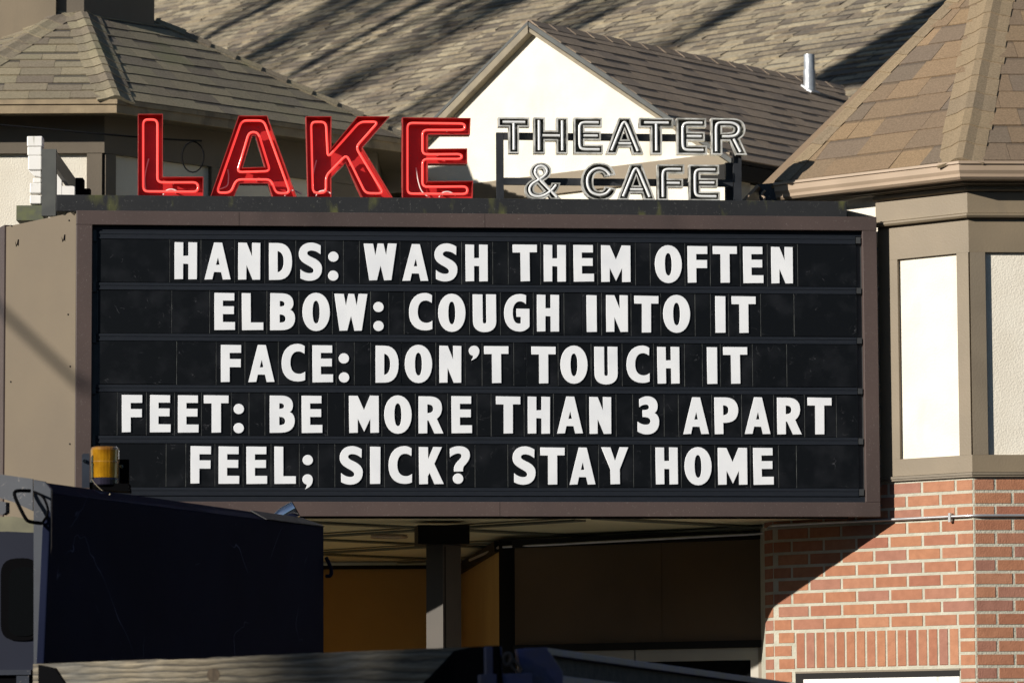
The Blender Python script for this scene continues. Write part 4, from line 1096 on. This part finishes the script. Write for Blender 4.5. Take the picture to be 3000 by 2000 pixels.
# ------------------------------------------------------------------ side sign seen edge-on at the left
ss = thing('side_sign', atY(130, 620, 24.3), 'white sign letters of the marquee side seen edge-on at the left of the cap', 'sign letter')
SY = 24.15
SL = Plane((0, SY), 0)
wl = MB()
wl.pxbox(SL, 79, 399, 124, 429, 0, -.10).pxbox(SL, 82, 456, 122, 498, .0, -.09).pxbox(SL, 80, 429.6, 122, 455.4, -.003, -.12)
wl.pxpoly(SL, [(82, 499), (121, 499), (121, 520), (100, 516)], -.01, -.08)
wl.pxbox(SL, 87, 536, 121, 566, 0, -.09).pxbox(SL, 87, 572, 121, 597, .0, -.09).pxbox(SL, 96, 521, 121, 535, -.02, -.1)
bevel(wl.build('letter_edges', WHITEP, ss), .006)
MB().pxbox(SL, 48, 602, 127, 645, .0, -.25).build('base_tray', mat('mossy_steel', (.07, .075, .06), (.11, .12, .05), .7, nscale=14), ss)
st = thing('sign_stand', atY(150, 620, 24.2), 'grey steel upright and sloping arm beside the white sign letters', 'frame')
MB().pxbox(SL, 123, 437, 163, 632, .03, -.03).build('upright', mat('grey_steel', (.075, .078, .07), (.055, .058, .055), .6, nscale=10), st)
arm = [atY(158, 441, 24.2), atY(219, 528, 25.3)]
dv = Vector((.012, 0, 0)); up = Vector((0, 0, .09))
a, b = arm
MB().prism([a - dv, b - dv, b - dv - up * 1.1, a - dv - up * 1.1], [a + dv, b + dv, b + dv - up * 1.1, a + dv - up * 1.1]).build('sloping_arm', BLACKM, st)
MB().pxbox(SL, 166, 478, 180, 571, -.6, -.66).pxbox(SL, 181, 545, 218, 572, -.6, -.8).build('bracket', WHITEP, st)
bxs = thing('junction_box', atY(230, 572, 24.5), 'small black junction box standing on the black cap left of the letter L', 'box')
MB().pxbox(Plane((0, 24.4), 0), 221, 521, 242, 571, 0, -.12).build('housing', RUBBER, bxs)
MB().pxbox(Plane((0, 24.4), 0), 242.5, 552, 263, 571, -.01, -.09).build('fitting', RUBBER, bxs)

# overhead wire with its loop behind the letter L
cw = thing('overhead_cable', atY(300, 390, 26.5), 'thin dark cable sagging across the left tower with a coil behind the letter L', 'cable')
ln = [atY(-60, 360, 26.6), atY(0, 366, 26.6), atY(120, 376, 26.6), atY(300, 393, 26.6), atY(450, 406, 26.8), atY(590, 413, 27.4)]
tube('wire', [round_poly(ln, .3)], .006, WIRE, cw)
co = [atY(565 + 32 * math.cos(t), 460 + 45 * math.sin(t) - (6 if t > 6 else 0), 27.3) for t in [-1.9 + k * .35 for k in range(24)]]
tube('coil', [co], .005, WIRE, cw)

# ============================================================ DUMP TRUCK
tk = thing('dump_truck', (-2.4, 20.5, 0), 'dark blue-black dump truck with an amber beacon parked below the marquee', 'truck')
p0 = atY(150, 1445, 19.0)
TP = Plane((p0.x, p0.y), 69)
tz1 = p0.z; tz0 = atY(132, 1940, 19.0).z
te = TP.uz(949, 1600)[0]
pan = MB().poly(TP, [(TP.uz(128, 1960)[0], tz0 - .02), (TP.uz(128, 1960)[0] + .02, tz0 - .25), (te, tz0 - .25), (te, tz1), (0, tz1)], 0, -.04).build('side_wall', TRUCK, tk); bevel(pan, .006)
# slanting top flange
fl0 = TP.w(0, tz1); 
v0 = TP.w(.0, tz1 + .002, -.001); v1 = TP.w(te, tz1 + .002, -.001)
a0 = TP.w(.02, tz1 + .062, -.10); a1 = TP.w(te - .1, tz1 + .045, -.10)
MB().prism([v0 - Vector((0, 0, .02)) - TP.n * .02, v1 - Vector((0, 0, .02)) - TP.n * .02, a1 - Vector((0, 0, .02)), a0 - Vector((0, 0, .02))], [v0, v1, a1, a0]).build('top_rail', TRUCK, tk)
MB().prism([TP.w(te - .75, tz1 + .003, .001), TP.w(te - .001, tz1 + .003, .001), TP.w(te - .001, tz1 + .012, -.02), TP.w(te - .10, tz1 + .046, -.09), TP.w(te - .75, tz1 + .050, -.09)],
           [TP.w(te - .75, tz1 + .006, .005), TP.w(te - .001, tz1 + .006, .005), TP.w(te - .001, tz1 + .015, -.015), TP.w(te - .10, tz1 + .050, -.085), TP.w(te - .75, tz1 + .054, -.085)]).build('rail_plate', mat('worn_clear_plate', (.045, .045, .045), (.02, .02, .021), .6, nscale=18, spec=.2, streak=((.2, .2, .18), 20, .02)), tk)
# front end plate
FP = Plane((p0.x, p0.y), -12)
pl_px = [(98, 1404), (132, 1410), (150, 1432), (149, 1600), (128, 1960), (98, 1960)]
bevel(MB().pxpoly(FP, pl_px, .005, -.012).build('end_plate', TRUCKE, tk), .003)
CG = Plane((FP.at(96, 1450).x, FP.at(96, 1450).y), -14)
MB().pxpoly(CG, [(-120, 1372), (96, 1402), (96, 1496), (40, 1470), (-120, 1420)], .0, -.01).build('cab_guard', TRUCKE, tk)
MB().pxpoly(CG, [(-60, 1458), (17, 1470), (17, 1500), (8, 1507), (-60, 1500)], .06, .01).build('guard_bracket', TRUCKE, tk)
# grab handle
hp = [FP.at(88, 1437, .02), FP.at(40, 1436, .10), FP.at(45, 1460, .12), FP.at(75, 1520, .12), FP.at(86, 1528, .10), FP.at(120, 1532, .02)]
tube('grab_handle', [round_poly(hp, .04)], .0085, RUBBER, tk)
tube('grab_handle', [round_poly([FP.at(100, 1440, .03), FP.at(128, 1452, .05), FP.at(145, 1500, .05), FP.at(122, 1534, .02)], .04)], .006, RUBBER, tk)
# rear hook
tube('tailgate_hook', [round_poly([TP.w(te + .005, tz1 - .16, .01), TP.w(te + .03, tz1 - .22, .03), TP.w(te + .03, tz1 - .26, .03), TP.w(te + .005, tz1 - .26, .01)], .02)], .010, TRUCK, tk)
# floor and far wall of the body
MB().box(TP, 0.02, tz0 - .25, te, tz0 - .2, -.041, -2.1).build('body_floor', TRUCK, tk)
MB().box(TP, 0.02, tz0 - .19, te, tz1 - .08, -2.05, -2.1).build('side_wall', TRUCK, tk)
# cab
cb = thing
CABPL = Plane((atY(40, 1700, 19.9).x, 19.9), -6)
cabp = [(-260, 1540), (10, 1540), (96, 1530), (96, 1962), (-260, 1962)]
MB().pxpoly(CABPL, [(-260, 1560), (20, 1556), (110, 1560), (112, 1962), (-260, 1962)], 0, -1.2).build('cab', CABP, tk)
MB().pxpoly(CABPL, [(-260, 1518), (40, 1512), (104, 1524), (110, 1559), (-260, 1559)], -.02, -1.1).build('cab_roof', mat('dusty_cab_roof', (.16, .15, .09), (.10, .095, .06), .7), tk)
wp = [(20, 1850), (6, 1800), (6, 1690), (22, 1655), (40, 1638), (105, 1634), (108, 1872), (60, 1872)]
MB().pxpoly(CABPL, round2([(2, 1874), (2, 1636), (112, 1632), (114, 1876)], 45), .012, .001).build('window_seal', RUBBER, tk)
MB().pxpoly(CABPL, round2([(24, 1862), (26, 1662), (108, 1658), (110, 1862)], 36), .016, .0125).build('rear_window', GLASS, tk)
MB().pxbox(CABPL, -260, 1963, 90, 1975, .05, -.1).build('frame_ledge', TRUCKE, tk)
MB().pxbox(CABPL, -260, 1976, 170, 2350, .02, -.6).build('chassis', RUBBER, tk)
MB().pxbox(CABPL, 48, 1978, 84, 2100, .05, .021).build('bracket', TRUCKE, tk)
# wheels (below the frame)
for (uu, vv) in ((.7, -.3), (2.6, -.3), (.7, -1.9), (2.6, -1.9)):
    c = TP.w(uu, .5, vv); rg = []
    o = tube('wheel', [[c - TP.n * .14, c + TP.n * .14]], .5, RUBBER, tk, res=8)
# exhaust stack
ex = [atY(872, 1760, 21.6), atY(872, 1530, 21.6), atY(868, 1505, 21.6)]
ev = [atY(x, y, 21.9) for x, y in ((796, 1760), (797, 1580), (804, 1545), (826, 1512), (866, 1490))]
tube('exhaust_pipe', [round_poly(ev, .12)], .046, CHROME, tk, res=8)
ed = (ev[-1] - ev[-2]).normalized()
tube('exhaust_mouth', [[ev[-1] - ed * .001, ev[-1] + ed * .003]], .042, RUBBER, tk, res=6)
# rubbish caught on the rail
for (x, y, l) in ((312, 1452, 22), (356, 1484, 60), (245, 1458, 30), (395, 1482, 40)):
    q = [atY(x + k * l / 4 - l / 2, y + random.uniform(-7, 7), 19.35 + (x - 150) * .0022) for k in range(5)]
    tube('twig', [q], .0035, STRAW, tk, res=1)
tube('loose_wire', [round_poly([atY(x, y, 19.75) for x, y in ((268, 1402), (285, 1425), (330, 1460), (300, 1470), (255, 1462))], .05)], .0014, STRAW, tk)
# beacon
bc = thing('beacon_light', atY(308, 1420, 20.2), 'amber cylindrical beacon on brackets above the dump truck', 'beacon')
bcx = atY(307, 1405, 20.2); br = 42 / FPX * 20.2
h1 = atY(307, 1309, 20.2).z - bcx.z
def lathe(name, c, prof, m, parent, n=28, smooth=True):
    v = []; f = []
    for r, z in prof:
        for k in range(n): v.append(c + Vector((r * math.cos(2 * math.pi * k / n), r * math.sin(2 * math.pi * k / n), z)))
    for i in range(len(prof) - 1):
        for k in range(n): f.append([i * n + k, i * n + (k + 1) % n, (i + 1) * n + (k + 1) % n, (i + 1) * n + k])
    f.append(list(range(n))[::-1]); f.append([(len(prof) - 1) * n + k for k in range(n)])
    o = mk(name, v, f, m, parent)
    return o
h = h1
lathe('lens', bcx, [(br * .96, .009), (br * .97, h * .25), (br * .99, h * .5), (br * 1.0, h * .53), (br * .985, h * .56), (br * 1.0, h * .9), (br * .96, h * .97), (br * .85, h)], AMBER, bc)
lathe('reflector', bcx + Vector((-br * .35, 0, 0)), [(br * .42, .036), (br * .42, h * .55), (br * .35, h * .62)], mat('dark_amber_core', (.05, .022, .003), rough=.3), bc)
lathe('base', bcx, [(br * .92, -.03), (br * 1.0, -.025), (br * 1.0, .0), (br * .93, .008)], mat('glossy_dark_base', (.02, .018, .03), rough=.15), bc)
BP = Plane((bcx.x, bcx.y), 0)
MB().pxpoly(BP, [(240, 1428), (240, 1333), (243, 1328), (262, 1328), (262, 1428)], .06, .05).build('left_bracket', TRUCKE, bc)
MB().pxpoly(BP, [(350, 1345), (378, 1345), (378, 1440), (350, 1430)], -.08, -.09).build('right_bracket', RUBBER, bc)
MB().pxpoly(BP, [(262, 1412), (376, 1416), (378, 1440), (262, 1432)], .05, -.09).build('mount_plate', RUBBER, bc)
for (x, y, o_) in ((248, 1350, .062), (357, 1366, -.078)):
    a = BP.at(x, y, o_); tube('bolt', [[a, a + BP.n * .012]], .009, CHROME, bc, res=3)

# ============================================================ TRAILER with the weathered side board and blue steel
tt = thing('trailer', (-.6, 16.6, 0), 'trailer with a weathered wooden side board and blue steel rails across the bottom', 'trailer')
w0 = atY(1400, 1893, 16.0); WP = Plane((w0.x, w0.y), -52)
wz = w0.z
ua_ = WP.uz(108, 1940)[0]; ub_ = WP.uz(1385, 1895)[0]
# board with splintered top edge
n = 60; topz = []
for i in range(n + 1):
    t = i / n; zz = wz + (random.uniform(-.006, .0) if .33 < t < .52 else random.uniform(-.0012, 0))
    topz.append((ua_ + (ub_ - ua_) * t, zz))
v = []; f = []
for (u, z) in topz:
    v += [WP.w(u, z, .02), WP.w(u, wz - .30, .02), WP.w(u, wz - .30, -.02), WP.w(u, z, -.02)]
for i in range(n):
    a = i * 4
    for k in range(4):
        l = (k + 1) % 4; f.append([a + k, a + 4 + k, a + 4 + l, a + l])
f += [[0, 1, 2, 3], [4 * n + 3, 4 * n + 2, 4 * n + 1, 4 * n]]
bd = mk('side_board', v, f, WOOD, tt)
bd.data.transform(Matrix.Rotation(math.radians(52), 4, 'Z')); bd.matrix_basis = bd.matrix_basis @ Matrix.Rotation(math.radians(-52), 4, 'Z')
for (x, y, r1) in ((625, 1975, 22),):
    c = WP.uz(x, y, .021)
    rg = [(c[0] + .045 * math.cos(t * math.pi / 8) * 1.1, c[1] + .028 * math.sin(t * math.pi / 8)) for t in range(16)]
    MB().poly(WP, rg, .0215, .015).build('knot', KNOT, tt)
# dark corner gussets holding the board
MB().pxpoly(WP, [(112, 1946), (160, 1956), (195, 2010), (112, 2010)], .032, .021).build('corner_gusset', RUBBER, tt)
MB().pxpoly(WP, [(1385, 1893), (1455, 1890), (1470, 2060), (1170, 2060), (1255, 1985), (1330, 1905)], .036, .021).build('corner_gusset', RUBBER, tt)
# blue hinge block and rails
h0 = atY(1460, 1895, 15.9); HP = Plane((h0.x, h0.y), 8)
bevel(MB().pxpoly(HP, [(1422, 1893), (1470, 1893), (1475, 2060), (1424, 2060)], .03, -.12).build('hinge_post', BLUEB, tt), .004)
bevel(MB().pxpoly(HP, [(1406, 1974), (1560, 1970), (1560, 2060), (1406, 2060)], .05, -.02).build('hinge_block', BLUEB, tt), .004)
bevel(MB().pxpoly(HP, [(1515, 1900), (1602, 1895), (1650, 1968), (1650, 2060), (1540, 2060)], -.03, -.10).build('gusset', BLUEB, tt), .004)
tube('chain_link', [round_poly([HP.at(x, y, .04) for x, y in ((1478, 1915), (1495, 1912), (1500, 1935), (1482, 1950), (1472, 1932))], .01, True)], .008, RUST, tt, cyclic=[True])
tube('chain_link', [round_poly([HP.at(x, y, .04) for x, y in ((1500, 1925), (1530, 1960), (1520, 1972), (1490, 1940))], .01, True)], .006, RUST, tt, cyclic=[True])
r0 = atY(1602, 1896, 16.1); r1 = atY(2380, 2006, 19.2)
dr_ = (r1 - r0).normalized(); sd = Vector((dr_.y, -dr_.x, 0)).normalized()
r1 = r1 + dr_ * 1.0
def bar(p, q, w, zt, zb, m, nm): 
    up = Vector((0, 0, 1))
    b_ = [p - sd * w + up * zb, q - sd * w + up * zb, q + sd * .0 + up * zb, p + sd * .0 + up * zb]
    t_ = [p - sd * w + up * zt, q - sd * w + up * zt, q + sd * .0 + up * zt, p + sd * .0 + up * zt]
    return bevel(MB().prism(b_, t_).build(nm, m, tt), .004)
bar(r0, r1, .10, 0, -.028, BLUEB, 'rail')
bar(r0 - sd * .03, r1 - sd * .03, .05, -.029, -.10, RUST, 'rail_web')
bar(r0, r1, .10, -.101, -.14, BLUEB, 'rail')
MB().wbox(-1.9, 16.4, .45, 1.9, 19.5, .6).build('bed', RUBBER, tt)
for (x, y) in ((-1.4, 17), (1.4, 17.2)):
    tube('wheel', [[Vector((x - .1, y, .38)), Vector((x + .1, y, .38))]], .38, RUBBER, tt, res=8)
for (a, b2) in ((WP.w(ub_, 0, -.03), 1.9), (WP.w(ua_, 0, -.03), 1.9), (r0 - sd * .05, 1.85)):
    MB().wbox(a.x - .03, a.y - .03, .5, a.x + .03, a.y + .03, 1.82).build('stake', RUBBER, tt)

# ============================================================ things that throw shadows into view
# street lamp strut whose shadow crosses the tan side panel
sa = LP.at(0, 905); sb = LP.at(226, 1120)
off = SD * 13.0
dd = (sb - sa).normalized(); pa = sa - off - dd * .7; pb = sb - off + dd * .05
sl = thing('street_lamp', (pa.x, pa.y, 0), 'street lamp pole with a long sloping strut left of the marquee, outside the photograph', 'street lamp')
tube('pole', [[Vector((pa.x, pa.y, 0)), Vector((pa.x, pa.y, pa.z + .3))]], .07, GALV, sl)
tube('strut', [[pa, pb]], .026, GALV, sl)
# bare trees left of the building
def bare_tree(x, y, h, seed, lab, lo=.35, tr_=.055):
    random.seed(seed)
    t = thing('bare_tree', (x, y, 0), lab, 'tree', 'bare trees left of the theatre')
    tube('trunk', [[Vector((x, y, 0)), Vector((x + .05, y, h * .5)), Vector((x, y + .05, h * .97))]], tr_, BARK, t, res=2)
    br_ = []
    for k in range(22):
        z0 = h * random.uniform(lo, .80); an = random.uniform(0, 6.28); r = random.uniform(.25, 1.0)
        l = h * random.uniform(.2, .38)
        p = [Vector((x, y, z0)), Vector((x + math.cos(an) * r * .6, y + math.sin(an) * r * .6, z0 + l * .35)), Vector((x + math.cos(an) * r * .9, y + math.sin(an) * r * .9, z0 + l * .7)), Vector((x + math.cos(an) * r, y + math.sin(an) * r, z0 + l))]
        br_.append(p)
        for _ in range(2):
            q = p[1].lerp(p[2], random.random()); br_.append([q, q + Vector((random.uniform(-.3, .3), random.uniform(-.3, .3), l * .5))])
    tube('branches', br_, .036, BARK, t, res=1)
hd = Vector((SD.x, SD.y)).normalized()
for i, (pxr, back, sd_) in enumerate(((560, 21, 3), (800, 23, 5), (1010, 21.5, 9), (1250, 23, 11), (1560, 22, 17), (1950, 23, 23))):
    tgt = FR.hit(pxr, 140)
    b = Vector((tgt.x, tgt.y)) - hd * back
    bare_tree(b.x, b.y, 23, sd_, ['bare tree nearest the street lamp', 'slim bare tree beside the tallest tree', 'bare tree with spreading upright limbs', 'bare tree with a leaning trunk', 'bare tree with sparse upper twigs', 'bare tree farthest from the road'][i] + ' left of the theatre, outside the photograph', .58, .06 if i < 4 else .025)
# raised billboard left of the building and a tall conifer across the street, both unseen and added to cast shadows
bb = thing('blocker', (-8.8, 24.9, 0), 'raised billboard on two slim posts left of the theatre, added to shade the roof', 'blocker')
pq = Vector((hd.y, -hd.x)); tgt = FR.hit(2392, 222); bo = Vector((tgt.x, tgt.y)) - hd * 14
q4 = [bo, bo + pq * 4.1, bo + pq * 4.1 + hd * .15, bo + hd * .15]
def slab(name, q4, z0, z1, m, par):
    mk(name, [(p.x, p.y, z0) for p in q4] + [(p.x, p.y, z1) for p in q4], [[0, 1, 2, 3], [7, 6, 5, 4], [0, 4, 5, 1], [1, 5, 6, 2], [2, 6, 7, 3], [3, 7, 4, 0]], m, par)
slab('board', q4, 11.85, 17.0, WHITEP, bb)  # added panel that casts the dark triangle on the far roof
for a in (3.75, 3.98):
    p_ = bo + pq * a + hd * .2
    tube('post', [[Vector((p_.x, p_.y, 0)), Vector((p_.x, p_.y, 16))]], .06, GALV, bb)
cb_ = Vector((-.8, 16.8)) + pq * 2.9 - hd * 58
cf = thing('shade_conifer', (cb_.x, cb_.y, 0), 'tall dark conifer across the street, added unseen to shade the trailer', 'tree')  # unseen tree added to put the trailer board in soft shade
tube('trunk', [[Vector((cb_.x, cb_.y, 0)), Vector((cb_.x, cb_.y, 30))]], .35, BARK, cf)
random.seed(4); cm = MB()
for k in range(1500):
    z = random.uniform(5, 34); R = 3.4 * min(1, (35 - z) / 9); an = random.uniform(0, 6.283); rr = R * math.sqrt(random.random())
    c_ = Vector((cb_.x + rr * math.cos(an), cb_.y + rr * math.sin(an), z)); e1 = Vector((math.cos(an), math.sin(an), -.3)) * .6; e2 = Vector((-math.sin(an), math.cos(an), .1)) * .4
    cm.prism([c_ - e1 - e2, c_ + e1 - e2 * .3, c_ + e1 + e2 * .3, c_ - e1 + e2], [c_ - e1 - e2 + Vector((0, 0, .2)), c_ + e1 - e2 * .3 + Vector((0, 0, .05)), c_ + e1 + e2 * .3 + Vector((0, 0, .05)), c_ - e1 + e2 + Vector((0, 0, .2))])
props(cm.build('foliage', mat('conifer_green', (.03, .05, .02), (.02, .03, .012), .9), cf), kind='stuff')
# wooded rise across the street, added unseen to hold back sky light
v = []; f = []; nn_ = 90
for i in range(nn_ + 1):
    th = math.radians(175 + 190 * i / nn_)
    hgt = 11.5 + 1.8 * math.sin(i * 1.7) + 1.2 * math.sin(i * 3.1)
    for rr, zz in ((38, 0), (44, hgt * .7), (47, hgt), (60, hgt), (80, 0)):
        v.append((rr * math.cos(th), 22 + rr * 1.15 * math.sin(th), zz))
for i in range(nn_):
    for k in range(4): f.append([i * 5 + k, (i + 1) * 5 + k, (i + 1) * 5 + k + 1, i * 5 + k + 1])
props(mk('sky_block_hill', v, f, mat('dark_woodland', (.035, .045, .02), (.02, .028, .012), .95, nscale=.8)), 'dark wooded rise across the street, added to hold back sky light', kind='structure')
print('objects', len(bpy.data.objects))
